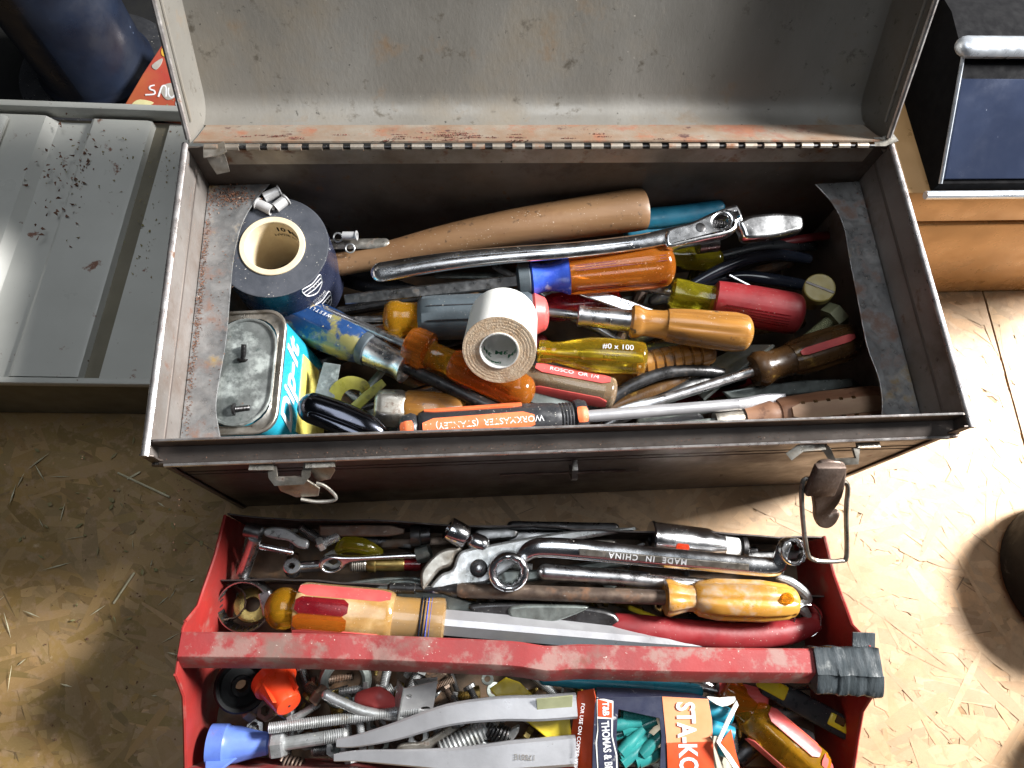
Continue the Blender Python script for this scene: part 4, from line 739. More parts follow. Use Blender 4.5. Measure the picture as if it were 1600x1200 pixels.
# orange and black screwdriver
d = driver('screwdriver', 'black screwdriver with orange panels lying along the front wall', (620, 674, .127), (1228, 626, .110), [('butt', M['black'], dome(0, 24, 5, .6) + [(22, 26), (28, 24), (32, 21)], None), ('handle', M['black'], [(31, 21), (34, 25), (42, 28.5), (120, 28.5), (200, 27.5), (240, 25), (248, 23), (251, 24.5), (253, 23), (256, 24.5), (258, 23), (261, 24.5), (263, 23), (266, 24.5), (270, 22)], lambda k: flute(6, .05, 44 * k, 230 * k, 2)), ('collar', M['black'], [(269, 20), (272, 26), (280, 28), (290, 25), (293, 14)], None)], (290, 9.5, M['wsteel'], 'flat', None), cat='screwdriver')
stripe(d, M['orange'], 38, 205, 28.6, .05, .95, 'orange_panel', h=.0006); stripe(d, M['orange'], 42, 190, 28.6, 1.25, .5, 'orange_panel', h=.0006); stripe(d, M['orange'], 5, 25, lambda x: 25.8 - max(0, 14 - x) * .55, .1, .9, 'orange_panel', h=.0006); stripe(d, M['orange'], 272, 289, lambda x: 27.2 - abs(x - 280) * .2, .15, .9, 'orange_panel', h=.0006)
g = G(); g.cyltext(d.M, 'WORKMASTER  (STANLEY)', 13.5 * d.k, 138 * d.k, .12, 29.9 * d.k, True); g.build('lettering', M['print_w'], d)
# black chromed tube
tb_ = Th('black_tube', 'glossy black tapered tube with a long groove next to the can', 'tube', TR(P(520, 650, .10)))
pxrod(None, None, None, [(490, 638, .128), (530, 652, .126), (570, 668, .123), (592, 678, .121), (612, 690, .118)], [25, 26, 24, 18, 7], M['blackgloss'], 24, .9).build('body', M['blackchrome'], tb_)
pxrod(None, None, None, [(486, 648, .1385), (530, 666, .137), (575, 684, .134)], [6, 8, 7], M['dsteel'], 12, .5).build('groove', M['blackchrome'], tb_)
# ------------------------------------------------------------------ black pipe-wrap tape
tc_ = P(426, 378, .1425); rT = .0402; TMx = TR(tc_ - V((0, 0, .064))) @ MX.Rotation(math.radians(3), 4, 'X') @ MX.Rotation(-math.pi / 2, 4, 'Y')
tp_ = Th('tape_roll', 'wide black tape roll on a cardboard core standing under the left ledge', 'tape roll', TMx)
rc = .0235; ri = rc - .0045
g = G(); g.lathe(TMx, [(0, rT), (.0635, rT)], 64); g.f = [f for f in g.f if len(f) == 4]; g.build('printed_outer_wrap', M['tapeouter'], tp_)
g = G(); g.lathe(TMx, [(0.0001, rc), (.0001, rT - .0001)] + [(.0636, rT - .0001)] + [(.0637 + .00018 * (i % 2), rT - .0004 - (rT - rc) * i / 26) for i in range(26)] + [(.0637, rc)], 64, closed=True); g.build('tape_body', M['tapeside'], tp_)
g = G(); g.lathe(TMx, [(.0002, ri), (.0002, rc - .0001), (.0646, rc - .0001), (.065, rc - .0006), (.065, ri + .0005), (.0646, ri)], 56, closed=True); co = g.build('core', M['core'], tp_)
g = G(); g.cyltext(TMx, '10 MIL', .009, .0, 0, 1, False) if False else None
def intext(Mx, body, size, ang, r, h, mt, par, up_=1, bold=0):
    """print on the inner wall of a core, reading round it"""
    g = G()
    def fn(q):
        a = ang - up_ * q.x / r; return V((h + up_ * q.y, (r - .0002) * math.sin(a), (r - .0002) * math.cos(a)))
    g.text(Mx, body, size, fn=fn, bold=bold); return g.build('core_print', mt, par)
# local angle on the roll that faces a world direction
def angof(Mx, w): q = Mx.inverted().to_3x3() @ V(w); return math.atan2(q.y, q.z)
intext(TMx, '10 MIL', .0075, angof(TMx, (.45, .85, 0)), ri, .055, M['print_d'], co, -1, .0002)
intext(TMx, 'MADE IN U.S.A.', .0045, angof(TMx, (.55, .8, 0)), ri, .047, M['print_d'], co, -1)
def shield(ang, x0, sz, vs_=1.0, words=True):
    g = G()
    def mpt(u, v): a = ang + u / rT; return TMx @ V((x0 + v * vs_, (rT + .0002) * math.sin(a), (rT + .0002) * math.cos(a)))
    ol = cat_rom([(-.5, .5), (0, .42), (.5, .5), (.5, .0), (.38, -.3), (0, -.55), (-.38, -.3), (-.5, 0)], 4)
    g.sweep([mpt(u * sz, v * sz) for u, v in ol], .00045, 4, loop=True, upv=(1, 0, 0))
    for v in (.2, -.12): g.sweep([mpt(-.49 * sz, v * sz), mpt(0, v * sz), mpt(.49 * sz, v * sz)], .0004, 4)
    def fn(q): a = ang + q.x / rT; return V((x0 + .04 * sz * vs_ + q.y * vs_, (rT + .0002) * math.sin(a), (rT + .0002) * math.cos(a)))
    g.text(TMx, 'U P C', sz * .26, fn=fn)
    def fn2(q): a = ang + q.x / rT; return V((x0 + .68 * sz * vs_ + q.y * vs_, (rT + .0002) * math.sin(a), (rT + .0002) * math.cos(a)))
    if words: g.text(TMx, 'MARCO\nTO SEAL', sz * .2, fn=fn2, bold=.00006)
    g.build('printed_shield', M['print_w'], tp_)
a0 = angof(TMx, (.72, -.70, 0))
shield(a0, .0205, .0175, 1.15); shield(a0 + .02, .0535, .0165, 1.0, False)
# small rivets and collars on and by the tape
def sleeve(lab, a, b, r, name='aluminium_sleeve'):
    W = frame(a, b); L_ = (b - a).length; g = G()
    g.lathe(W, [(0, r * .75), (0, r * 1.25), (.0008, r * 1.25), (.0011, r), (L_, r), (L_, r * .72), (L_ * .5, r * .7)], 16, closed=True); return single(g, name, M['sleeve'], lab, 'sleeve', 'small aluminium sleeves', W)
zt = .1445
sl_ = 'small grey aluminium sleeve in the cluster on the black tape roll'
sleeve(sl_, P(402, 318, zt + .0015), P(425, 329, zt + .0015), .0038); sleeve(sl_, P(438, 298, zt + .002), P(413, 309, zt + .002), .0038); sleeve(sl_, P(448, 311, zt + .0015), P(430, 325, zt + .0015), .0038)
sleeve('small grey aluminium sleeve lying by the hammer handle and tape roll', P(558, 368, .119), P(536, 368, .118), .0030)
for q in ((528, 371), (547, 388)):
    c_ = P(q[0], q[1], .112); g = G(); ring = [c_ + (ROWS[0] * math.cos(a) - ROWS[1] * math.sin(a)) * .0035 for a in [k * math.pi / 7 for k in range(14)]]; g.sweep(ring, .0007, 6, loop=True); single(g, 'wire_ring', M['zincbolt'], 'tiny bright wire ring beside the black tape roll', 'ring', 'tiny wire rings')
pxrod('steel_bar', 'flat grey steel bar between the hammer handle and tape roll', 'bar', [(500, 382, .106), (600, 380, .112)], 9, M['zinc'], 8, .4, smooth=False)
# ------------------------------------------------------------------ tin can
zc_ = .1395
c1, c2_, c3, c4 = P(318, 484, zc_), P(440, 484, zc_), P(440, 678, zc_), P(318, 678, zc_)
cx, cy = (c2_.x + c3.x) / 2 - .0275, (c2_.y + c3.y) / 2; hw, hd = .0275, min((c2_.y - c3.y) / 2, .044)
CM = TR((cx + .0125, cy, .045)) @ MX.Rotation(math.radians(-2), 4, 'Z') @ MX.Rotation(math.radians(-7.5), 4, 'Y')
can = Th('tin_can', 'oblong tin can with blue and yellow label and corroded recessed top', 'can', CM)
def rrect(a, b, r, n=6):
    o_ = []
    for sx, sy, s0 in ((1, 1, 0), (-1, 1, 1), (-1, -1, 2), (1, -1, 3)):
        for i in range(n + 1): t_ = math.pi / 2 * (s0 + i / n); o_.append((sx * (a - r) + r * math.cos(t_), sy * (b - r) + r * math.sin(t_)))
    return o_
def loft(secs, cap=True):
    g = G(); n_ = len(secs[0][0]); vs = [CM @ V((x, y, z)) for o_, z in secs for x, y in o_]; fs = []
    for i in range(len(secs) - 1):
        for k_ in range(n_): fs.append((i * n_ + k_, i * n_ + (k_ + 1) % n_, i * n_ + n_ + (k_ + 1) % n_, i * n_ + n_ + k_))
    if cap: fs += [tuple(range(n_)), tuple(range((len(secs) - 1) * n_, len(secs) * n_))]
    g.add(vs, fs); return g
hh_ = zc_ - .045
def sec_(d_, r, z): return (rrect(hw - d_, hd - d_, max(r, .003)), z)
loft([sec_(0, .014, .002), sec_(0, .014, hh_ - .0052)]).build('label_body', M['teal'], can)
loft([sec_(.0002, .0138, hh_ - .006), sec_(-.0004, .0143, hh_ - .0022), sec_(-.0012, .015, hh_ - .001), sec_(-.0012, .015, hh_), sec_(-.0006, .0145, hh_ + .0006), sec_(.0006, .0135, hh_), sec_(.001, .013, hh_ - .0018), sec_(.0045, .012, hh_ - .0022), sec_(.0048, .018, hh_ - .0012)], False).build('rolled_rim', M['zinc'], can)
loft([sec_(.0044, .0225, hh_ - .001), sec_(.005, .022, hh_ + .0004), sec_(.0062, .021, hh_ + .0002), sec_(.007, .02, hh_ - .001), sec_(.0082, .019, hh_ - .0072), sec_(.0095, .0175, hh_ - .0082), sec_(.014, .013, hh_ - .008), sec_(.02, .007, hh_ - .0084)]).build('recessed_top', M['tin'], can, 60)
# yellow lower label band and the name, on the right hand side
g = G(); g.box(CM @ TR((hw + .0003, -.004, .030)), (.0008, hd * 1.35, .056), .0002); yb = g.build('yellow_band', M['labely'], can)
g = G(); fr = CM @ TR((hw + .0004, -.006, hh_ - .0185)) @ MX(((0, 0, 1, 0), (1, 0, 0, 0), (0, 1, 0, 0), (0, 0, 0, 1)))
g.text(fr, 'Dip-It', .027, shear=.35, bold=.0007, th=.00025); g.build('lettering', M['print_w'], can)
def screw(lab, a, b, r, hr, name='machine_screw', m='dsteel', group=None):
    W = frame(a, b); L_ = (b - a).length; t = Th(name, lab, 'screw', W, group); g = G()
    g.lathe(W, [(0, hr * .4), (.0004, hr * .85), (.0012, hr), (.0022, hr), (.0023, r)], 16); g.build('head', M[m], t)
    nn_ = max(4, int(L_ / .0011)); g = G(); g.lathe(W, [(.002, r * .8)] + [(.0024 + i * (L_ - .0024) / (2 * nn_), r * (1.0 if i % 2 else .78)) for i in range(2 * nn_ + 1)], 12); g.build('thread', M[m], t); return t
zf = zc_ - .0072
screw('small rusty screw standing near the middle of the can top', P(380, 565, zf + .0035), P(381, 538, zf + .009), .0020, .0042)
screw('small rusty screw lying at the front edge of the can top', P(363, 640, zf + .0055), P(391, 637, zf + .0065), .0021, .0042)
# ------------------------------------------------------------------ white cloth tape
fc = P(780, 548, .165); cdir = (CAM - fc).normalized(); iu = -ROWS[1]; iu = (iu - cdir * iu.dot(cdir)).normalized(); ir = ROWS[0]
ax = (cdir * math.cos(math.radians(27)) - iu * math.sin(math.radians(27)) - ir * .06).normalized(); rw = 58 * mp(fc)
WM = frame(fc - ax * .050, fc, iu); wt = Th('tape_roll', 'upright white cloth tape roll with soiled brown edge on top of the screwdrivers', 'tape roll', WM)
r2, r1 = rw, rw * .54
g = G(); g.lathe(WM, [(0, rw), (.0498, rw)], 64); g.f = [f for f in g.f if len(f) == 4]; g.build('cloth_wrap', M['white'], wt)
g = G(); g.lathe(WM, [(.0001, r1), (.0001, rw - .0001), (.0499, rw - .0001)] + [(.0499 + .00012 * math.sin(i * 2.1), rw - .0006 - (rw - r1) * i / 16) for i in range(16)] + [(.0498, r1)], 72, closed=True); g.build('soiled_edge', M['whiteedge'], wt)
g = G(); g.lathe(WM, [(.0003, r1 * .93), (.0003, r1 - .0001), (.0506, r1 - .0001), (.0506, r1 * .93)], 48, closed=True); wc = g.build('core', M['white'], wt)
ad = angof(WM, -ax.cross(ir).normalized() * 1.0)
adn = angof(WM, -iu)
for da, h_, tx, sz in ((0, .030, '3M', .0075), (.9, .037, '3M', .007), (-.75, .037, '3M', .007), (math.pi, .030, 'Durapore', .0055), (math.pi - 1.1, .022, 'Durapore', .0055), (math.pi + 1.1, .022, 'Durapore', .0055), (.45, .044, 'Durapore', .003), (math.pi + .35, .040, 'Durapore', .0036)):
    intext(WM, tx, sz, adn + da, r1 * .93, h_, M['print_g'], wc, -1 if abs(da) < 1.5 else 1, .0002)
# ------------------------------------------------------------------ filler buried in the pile
rf = random.Random(21)
lab_r = 'dark steel rod buried deep in the toolbox heap'; lab_h = 'dirty dark handle buried deep in the toolbox heap'
for i in range(46):
    x, y, z = rf.uniform(-.115, .27), rf.uniform(Y0 + .03, Y1 - .03), rf.uniform(.045, .078); L_ = rf.uniform(.05, .085); a = rf.gauss(.1, .45)
    p0 = V((x - L_ * math.cos(a), y - L_ * math.sin(a), z)); p1 = V((x + L_ * math.cos(a), y + L_ * math.sin(a), z + rf.uniform(-.008, .008)))
    for q in (p0, p1): q.x = min(max(q.x, X0 + .03), X1 - .02); q.y = min(max(q.y, Y0 + .022), Y1 - .022)
    if i % 3 == 0:
        mk, wd_ = rf.choice([('black', 'black'), ('oldamber', 'grimy amber'), ('wood3', 'brown wooden'), ('redgrip', 'red'), ('oldamber', 'grimy amber')])
        g = G(); g.sweep([p0, (p0 * .6 + p1 * .4), p1], [.009, .010, .006], 12, .8, round_=True); single(g, 'buried_tool', M[mk], wd_ + ' tool grip buried deep in the toolbox heap', 'tool', wd_ + ' grips buried in the toolbox heap')
    else:
        mk, wd_ = rf.choice([('dsteel', 'black oxide'), ('steel', 'dull grey'), ('rsteel', 'rusty brown'), ('gsteel', 'greenish grey')])
        g = G(); g.sweep([p0, p1], rf.uniform(.003, .006), 10, rf.choice((.4, .7, 1)), round_=True); single(g, 'steel_rod', M[mk], wd_ + ' steel rod buried deep in the toolbox heap', 'rod', wd_ + ' rods buried in the toolbox heap')
# ------------------------------------------------------------------ red tray, rear compartment
def hexbolt(name, lab, A, B, r, hr, hh, m, thread=1.0, cat='bolt', group=None, headn=6, pitch=.0012):
    a, b = P(*A), P(*B); W = frame(a, b); k = mp(a); r, hr, hh = r * k, hr * k, hh * k; L_ = (b - a).length
    t = Th(name, lab, cat, W, group)
    if hr:
        g = G(); g.lathe(W, [(0, hr * .88), (hh * .15, hr), (hh * .85, hr), (hh, hr * .9)], headn); g.build('head', M[m], t, 20)
    x0 = hh + (L_ - hh) * (1 - thread); g = G(); nn_ = max(3, int((L_ - x0) / pitch))
    g.lathe(W, ([(max(0, hh * .9), r * .95), (x0, r * .95)] if thread < 1 else [(max(0, hh * .9), r * .85)]) + [(x0 + i * (L_ - x0) / (2 * nn_), r * (1.0 if i % 2 else .84)) for i in range(1, 2 * nn_ + 1)] + [(L_ + r * .3, r * .6)], 16); g.build('threaded_shank', M[m], t, 20); return t
def socket(name, lab, A, B, st, m, n=24, cat='socket', sec=None, group=None):
    a, b = P(*A), P(*B); W = frame(a, b); k = mp(a); g = G(); g.lathe(W, [(x * k, r * k) for x, r in st], n, sec(k) if sec else None, closed=True); return single(g, name, M[m], lab, cat, group, W)
def pplate(name, lab, cat, anchors, outs, t, m, bev=.0008, group=None, smooth_=True):
    pm = plane3(*anchors); g = G(); g.plate(pm, [on(pm, cat_rom(o_, 3) if smooth_ else o_) for o_ in outs], t, bev, 2)
    if name is None: return g
    return single(g, name, M[m], lab, cat, group)
def fz(z): return ((300, 850, z), (1300, 850, z), (800, 1100, z))
tz = Th('breaker_bar', 'chrome T shaped sliding handle in the tray corner', 'breaker bar', TR(P(390, 870, .03)))
pxrod(None, None, None, [(398, 842, .052), (392, 862, .046), (379, 897, .036)], [10, 10, 10.5], M['chrome2'], 16, round_=False, smooth=False).build('post', M['chrome2'], tz)
pxrod(None, None, None, [(396, 851, .046), (455, 863, .042)], 5.5, M['chrome'], 12, smooth=False).build('cross_bar', M['chrome'], tz)
pxrod(None, None, None, [(384, 828, .052), (408, 834, .052)], 11, M['steel'], 14, round_=False, smooth=False).build('boss', M['steel'], tz)
pplate('swivel_clamp', 'small grey swivel clamp beside the T handle', 'clamp', fz(.045), [[(412, 830), (425, 824), (450, 826), (468, 838), (482, 845), (480, 857), (466, 856), (452, 846), (430, 842), (416, 838)]], .006, 'zincbolt', .0015)
hexbolt('hex_bolt', 'short grey hex bolt at the back of the tray', (506, 848, .04), (470, 825, .042), 8, 13, 8, 'steel', 1, group='bolts in the tray')
hexbolt('hex_bolt', 'stubby dark bolt beside the yellow plastic lump', (497, 852, .042), (528, 838, .042), 8, 12, 10, 'zincbolt', 1, group='bolts in the tray')
pplate('cold_chisel', 'flat brownish steel chisel against the tray back wall', 'chisel', ((500, 830, .042), (632, 830, .042), (560, 850, .040)), [[(500, 821), (610, 820), (633, 826), (632, 834), (605, 838), (500, 838)]], .006, 'rsteel', .0012, smooth_=False)
socket('impact_socket', 'dark steel socket behind the pliers head', (642, 838, .045), (672, 836, .045), [(0, 10), (0, 15), (6, 16), (14, 16), (16, 13), (30, 13), (30, 8)], 'dsteel')
socket('chrome_socket', 'chrome universal joint socket above the pliers', (712, 832, .056), (738, 846, .052), [(-14, 12), (-14, 18), (-12, 19), (14, 19), (18, 17), (18, 10)], 'chrome')
pxrod('ball_joint', 'round chrome ball of the universal joint', 'joint', [(742, 846, .05), (752, 850, .05)], 14, M['chrome'], 20)
pxrod('ratchet_arm', 'grey steel arm running behind the joint', 'bar', [(750, 836, .044), (800, 832, .044)], 10, M['steel'], 8, .5, smooth=False)
single(pxrod(None, None, None, [(530, 858, .036), (545, 850, .04), (570, 854, .04), (592, 862, .036)], [8, 13, 12, 7], M['amber2'], 10, .8), 'plastic_lump', M['yellowgreen'], 'translucent yellow plastic lump in the rear compartment', 'plastic piece')
socket('small_socket', 'small chrome socket facing upward by the ring wrench', (456, 884, .045), (458, 892, .034), [(0, 5), (0, 12), (1, 13), (20, 13), (20, 5)], 'chrome')
pxrod('socket_adapter', 'short chrome adapter between small socket and ring wrench', 'adapter', [(468, 886, .036), (500, 884, .036)], 9, M['chrome'], 14, round_=False, smooth=False)
g = pplate(None, None, None, ((500, 882, .042), (650, 866, .042), (560, 890, .039)), [[(498, 884), (503, 872), (518, 867), (535, 868), (560, 868), (600, 866), (652, 864), (652, 871), (600, 873), (548, 878), (536, 888), (522, 895), (506, 893)], [(506, 884), (512, 876), (524, 873), (532, 877), (530, 886), (520, 890), (510, 889)]], .006, 'chrome', .0015); single(g, 'ring_wrench', M['chrome'], 'small chrome ring wrench in the rear compartment', 'wrench')
d = driver('brass_fitting', 'threaded brass fitting with a dark red end', (548, 882, .036), (660, 882, .036), [('threaded_end', M['zinc'], [(0, 9)] + [(2 + i * 1.6, 11 if i % 2 else 9.5) for i in range(14)] + [(26, 9)], None), ('brass_body', M['brass'], [(25, 10), (28, 12), (38, 12), (40, 10), (82, 10.5), (84, 9)], None), ('red_end', M['darkred'], [(83, 9.5), (108, 9.5), (110, 6)], None)], None, cat='fitting', group=None)
pxrod('pipe_plug', 'grey ridged plug beneath the pliers jaw', 'plug', [(652, 868, .038), (672, 862, .040)], 14, M['gsteel'], 10, round_=False, smooth=False)
cl = Th('slip_joint_pliers', 'worn grey steel slip joint pliers with open curved jaws', 'pliers', TR(P(800, 870, .04)))
an = ((660, 900, .052), (980, 830, .046), (760, 912, .050))
pplate(None, None, None, an, [[(672, 925), (690, 927), (715, 916), (757, 912), (790, 892), (850, 858), (907, 843), (960, 834), (992, 828), (985, 825), (940, 826), (895, 829), (820, 841), (752, 854), (722, 861), (713, 872), (706, 890), (690, 897), (674, 914)]], .008, 'gsteel', .002).build('body_handle', M['zincbolt'], cl)
pplate(None, None, None, an, [[(660, 922), (657, 898), (667, 880), (685, 863), (702, 857), (722, 858), (712, 866), (704, 884), (686, 892), (669, 914)]], .0095, 'gsteel', .002).build('upper_jaw', M['zinc'], cl)
pplate(None, None, None, ((660, 900, .046), (980, 870, .042), (760, 912, .044)), [[(735, 905), (760, 930), (800, 915), (850, 905), (1000, 880), (1000, 866), (840, 890), (780, 890)]], .006, 'gsteel', .002).build('lower_handle', M['gsteel'], cl)
c_ = P(748, 888, .0555); Wb = TR(c_) @ MX.Rotation(-math.pi / 2, 4, 'Y')
g = G(); g.lathe(Wb, [(0, .0066), (.0016, .0066), (.0022, .0055)], 24); g.build('washer', M['dsteel'], cl)
g = G(); g.lathe(Wb, [(.002, .0032), (.0036, .0030), (.0042, .0018)], 18); g.build('pivot_pin', M['chrome2'], cl)
# offset ring wrench
ow = Th('offset_wrench', 'long chrome offset ring wrench stamped MADE IN CHINA', 'wrench', TR(P(1000, 880, .05)))
zo = .062
pm = plane3((795, 892, zo), (1100, 876, zo + .002), (800, 920, zo - .004))
def twelve(c, r, r2): return [(c[0] + (r if i % 2 else r2) * math.cos(i * math.pi / 12), c[1] + (r if i % 2 else r2) * math.sin(i * math.pi / 12)) for i in range(24)]
g = G(); q = on(pm, [(794, 892), (826, 892), (816, 892)]); rr_ = abs(q[1][0] - q[0][0]); g.plate(pm, [circ(q[0][0], q[0][1], rr_, 40, rr_ * .95), twelve(q[0], rr_ * .62, rr_ * .55)], .016, .0034, 3); g.build('large_ring', M['chrome'], ow)
pb_ = [(818, 868, zo + .002), (840, 856, zo + .006), (900, 858, zo + .007), (1000, 868, zo + .006), (1100, 877, zo + .006), (1200, 886, zo + .006), (1216, 880, zo + .008), (1222, 862, zo + .012), (1228, 851, zo + .014)]
pxrod(None, None, None, pb_, [12, 15, 16, 15.5, 15, 15, 13, 10, 9], M['chrome'], 16, .62, k=5).build('bar', M['chrome'], ow)
pm2 = plane3((905, 872, zo + .0114), (1190, 888, zo + .0106), (1000, 880, zo + .0106)); g = G(); g.plate(pm2, [on(pm2, [(905, 857), (1000, 866), (1100, 875), (1170, 881), (1170, 891), (1100, 885), (1000, 876), (905, 867)])], .0018, .0005); g.build('recessed_panel', M['zinc'], ow)
q = on(pm2, [(1012, 872), (1100, 880)]); g = G(); g.text(pm2 @ TR((q[0][0], q[0][1], .0010)) @ MX.Rotation(math.atan2(q[0][1] - q[1][1], q[0][0] - q[1][0]), 4, 'Z'), 'MADE  IN  CHINA', .0060, space=1.25, bold=.0001); g.build('stamp', M['print_w'], ow)
pm3 = plane3((1238, 861, zo + .013), (1257, 861, zo + .013), (1238, 881, zo + .011)); q = on(pm3, [(1237, 861), (1258, 861)]); rr_ = abs(q[1][0] - q[0][0])
g = G(); g.plate(pm3, [circ(q[0][0], q[0][1], rr_, 36), twelve(q[0], rr_ * .76, rr_ * .68)], .010, .002, 3); g.build('small_ring', M['chrome'], ow)
pxrod('chrome_bar', 'round chrome extension bar under the offset wrench', 'bar', [(852, 894, .055), (960, 902, .052), (1112, 918, .048)], [13, 13, 13], M['chrome2'], 18, 1, round_=True, smooth=False)
ds = Th('deep_socket', 'large chrome spark plug socket with an orange paint dab', 'socket', frame(P(1016, 842, .048), P(1165, 858, .046)))
k_ = mp(P(1080, 845, .05))
g = G(); g.lathe(ds.M, [(x * k_, r * k_) for x, r in ((0, 12), (0, 27), (3, 29), (8, 27.5), (90, 26), (100, 23), (112, 20), (116, 19), (116, 10), (20, 12))], 36, closed=True); g.build('shell', M['chrome'], ds)
g = G(); g.lathe(ds.M, [(x * k_, r * k_) for x, r in ((114, 15), (116, 18), (138, 17), (146, 15))], 24); g.build('white_insert', M['white'], ds)
g = G(); g.lathe(ds.M, [(x * k_, r * k_) for x, r in ((140, 18), (143, 21), (150, 21), (153, 17), (153, 10), (140, 10))], 24, closed=True); g.build('end_ring', M['dsteel'], ds)
dq = Th.__new__(Th); ds.k = k_; stripe(ds, M['wirenut_o'], 34, 54, 27.2, -.35, .55, 'orange_dab', 6)
pxrod('steel_pin', 'thin pale pin lying beside the large chrome socket', 'pin', [(972, 862, .046), (1005, 850, .05)], 2.2, M['zincbolt'], 8, smooth=False)
for lab, pts, r, m_ in (('dark flat bar at the back of the tray behind the pliers', [(800, 822, .045), (960, 825, .045)], 8, 'dsteel'), ('grey block of steel under the pliers handle', [(800, 838, .04), (870, 836, .04)], 10, 'steel'), ('short pale spacer under the pliers tip', [(912, 852, .038), (955, 852, .038)], 10, 'zinc'), ('thin dark rod beneath the chrome socket', [(990, 870, .03), (1180, 860, .03)], 6, 'dsteel'), ('rusty rod under the ring wrench and fitting', [(600, 850, .03), (700, 845, .03)], 8, 'rsteel'), ('short greasy rod behind the brass fitting', [(560, 842, .03), (640, 852, .03)], 7, 'dsteel'), ('steel rod in the tray corner beneath the offset ring', [(1120, 872, .03), (1250, 868, .03)], 8, 'steel')):
    pxrod('steel_bar', lab, 'bar', pts, r, M[m_], 8, .7, smooth=False)
# ------------------------------------------------------------------ red tray, middle compartment
hc_ = Th('hose_clamp', 'round steel hose clamp ring with perforated band', 'hose clamp', TR(P(388, 945, .01)))
cc = P(384, 940, .034); rh = 38 * mp(cc); Wh = TR(cc - V((0, 0, .006))) @ MX.Rotation(.35, 4, 'X') @ MX.Rotation(-math.pi / 2, 4, 'Y')
g = G(); g.lathe(Wh, [(0, rh), (0, rh + .0008), (.013, rh + .0008), (.013, rh)], 40, closed=True); g.build('band', M['chrome2'], hc_)
for i in range(26):
    a = i * 2 * math.pi / 26; g = G(); g.box(Wh @ MX.Rotation(a, 4, 'X') @ TR((.0065, 0, -rh + .0002)), (.006, .0012, .0012), 0)
    if i == 0: s0 = g.build('band_slot', M['hole'], hc_)
    else: g.build('band_slot', M['hole'], hc_)
g = G(); g.sweep([P(414, 925, .043), P(422, 958, .040)], .0042, sec=SQB); g.build('screw_housing', M['chrome2'], hc_)
socket('brass_cup', 'dull bronze washer cup inside the hose clamp', (394, 944, .022), (394, 950, .012), [(0, 12), (0, 24), (2, 27), (8, 27), (8, 12)], 'brass', 32, 'washer')
socket('hose_clamp_ring', 'second toothed clamp ring leaning on the tray end', (356, 940, .03), (352, 945, .02), [(0, 26), (0, 28), (20, 28), (20, 26)], 'rsteel', 32, 'hose clamp', lambda k: flute(40, .05, -1, 30 * k, 1))
d = driver('screwdriver', 'very large screwdriver with red striped clear amber handle in the red tray', (414, 948, .056), (1130, 1010, .044), [('butt', M['amber2'], dome(0, 31, 7, .85) + [(34, 31), (44, 27), (48, 26)], None), ('handle', M['handle_clear'], [(47, 28), (50, 38), (56, 41), (60, 41), (185, 41), (192, 38), (196, 35)], lambda k: hexsec(6, .55, 52 * k, 190 * k, .5)), ('amber_core', M['amber'], [(50, 20), (58, 34), (118, 34), (122, 20)], None), ('neck', M['handle_clear'], [(195, 33), (205, 32), (240, 33), (262, 36), (272, 36), (275, 30), (276, 15)], None)], (190, 19, M['wsteel'], 'diam', None), group='screwdrivers in the red tray')
for th, m_ in ((.85, 'pinkred'), (.18, 'darkred'), (-.42, 'amber'), (-1.0, 'pinkred'), (2.1, 'pinkred'), (3.1, 'pinkred')): stripe(d, M[m_], 52, 190 if m_ == 'pinkred' else 130, 41.2, th, .62)
for i in range(5):
    g = G(); x = (236 + i * 5) * d.k; g.lathe(d.M, [(x, 33.2 * d.k), (x + .0008, 35.2 * d.k), (x + .0016, 33.2 * d.k)], 36); g.build('blue_ring', M['bluec'] if i > 1 else M['bluecyl'], d)
d = driver('screwdriver', 'dirty amber fluted screwdriver with a hole in its butt in the red tray', (1248, 941, .062), (600, 918, .052), [('handle', M['dirtyamber'], dome(0, 24, 5, .6) + [(20, 27), (60, 32), (130, 32), (158, 27), (166, 21)], lambda k: flute(6, .12, 8 * k, 160 * k, 2)), ('neck', M['dirtyamber'], [(165, 20), (175, 20), (190, 24), (204, 29), (210, 27), (212, 14)], lambda k: flute(6, .10, 168 * k, 211 * k, 1))], (210, 11.5, M['rsteel'], 'round', 540), group='screwdrivers in the red tray')
g = G(); g.lathe(d.M, [(536 * d.k, 11 * d.k), (560 * d.k, 6 * d.k), (600 * d.k, 5 * d.k), (602 * d.k, 8 * d.k), (640 * d.k, 8 * d.k), (644 * d.k, 5 * d.k)], 16); g.build('shaft_tip', M['dsteel'], d)
g = G(); g.lathe(d.M @ TR((29 * d.k, -5 * d.k, 27 * d.k)) @ MX.Rotation(-math.pi / 2, 4, 'Y'), [(0, .0042), (.0022, .0042), (.0023, .003)], 18); g.build('hang_hole', M['amber2'], d)
rp = Th('pliers', 'heavy pliers with red vinyl grip and blue black jaws', 'pliers', TR(P(1000, 975, .02)))
pxrod(None, None, None, [(962, 978, .044), (1010, 984, .046), (1080, 990, .046), (1160, 994, .045), (1230, 988, .044), (1270, 976, .043)], [20, 22, 21, 20, 19, 14], M['redgrip'], 16, .8).build('grip', M['redgrip'], rp)
pxrod(None, None, None, [(1262, 975, .043), (1276, 962, .042), (1270, 950, .040)], [10, 9, 7], M['redgrip'], 12).build('grip_guard', M['redgrip'], rp)
an = ((735, 960, .046), (970, 975, .046), (850, 1000, .043))
pplate(None, None, None, an, [[(733, 945), (800, 940), (900, 945), (960, 958), (968, 988), (930, 985), (870, 978), (830, 978), (780, 975), (750, 962)]], .010, 'dsteel', .0025).build('jaw', M['dsteel'], rp)
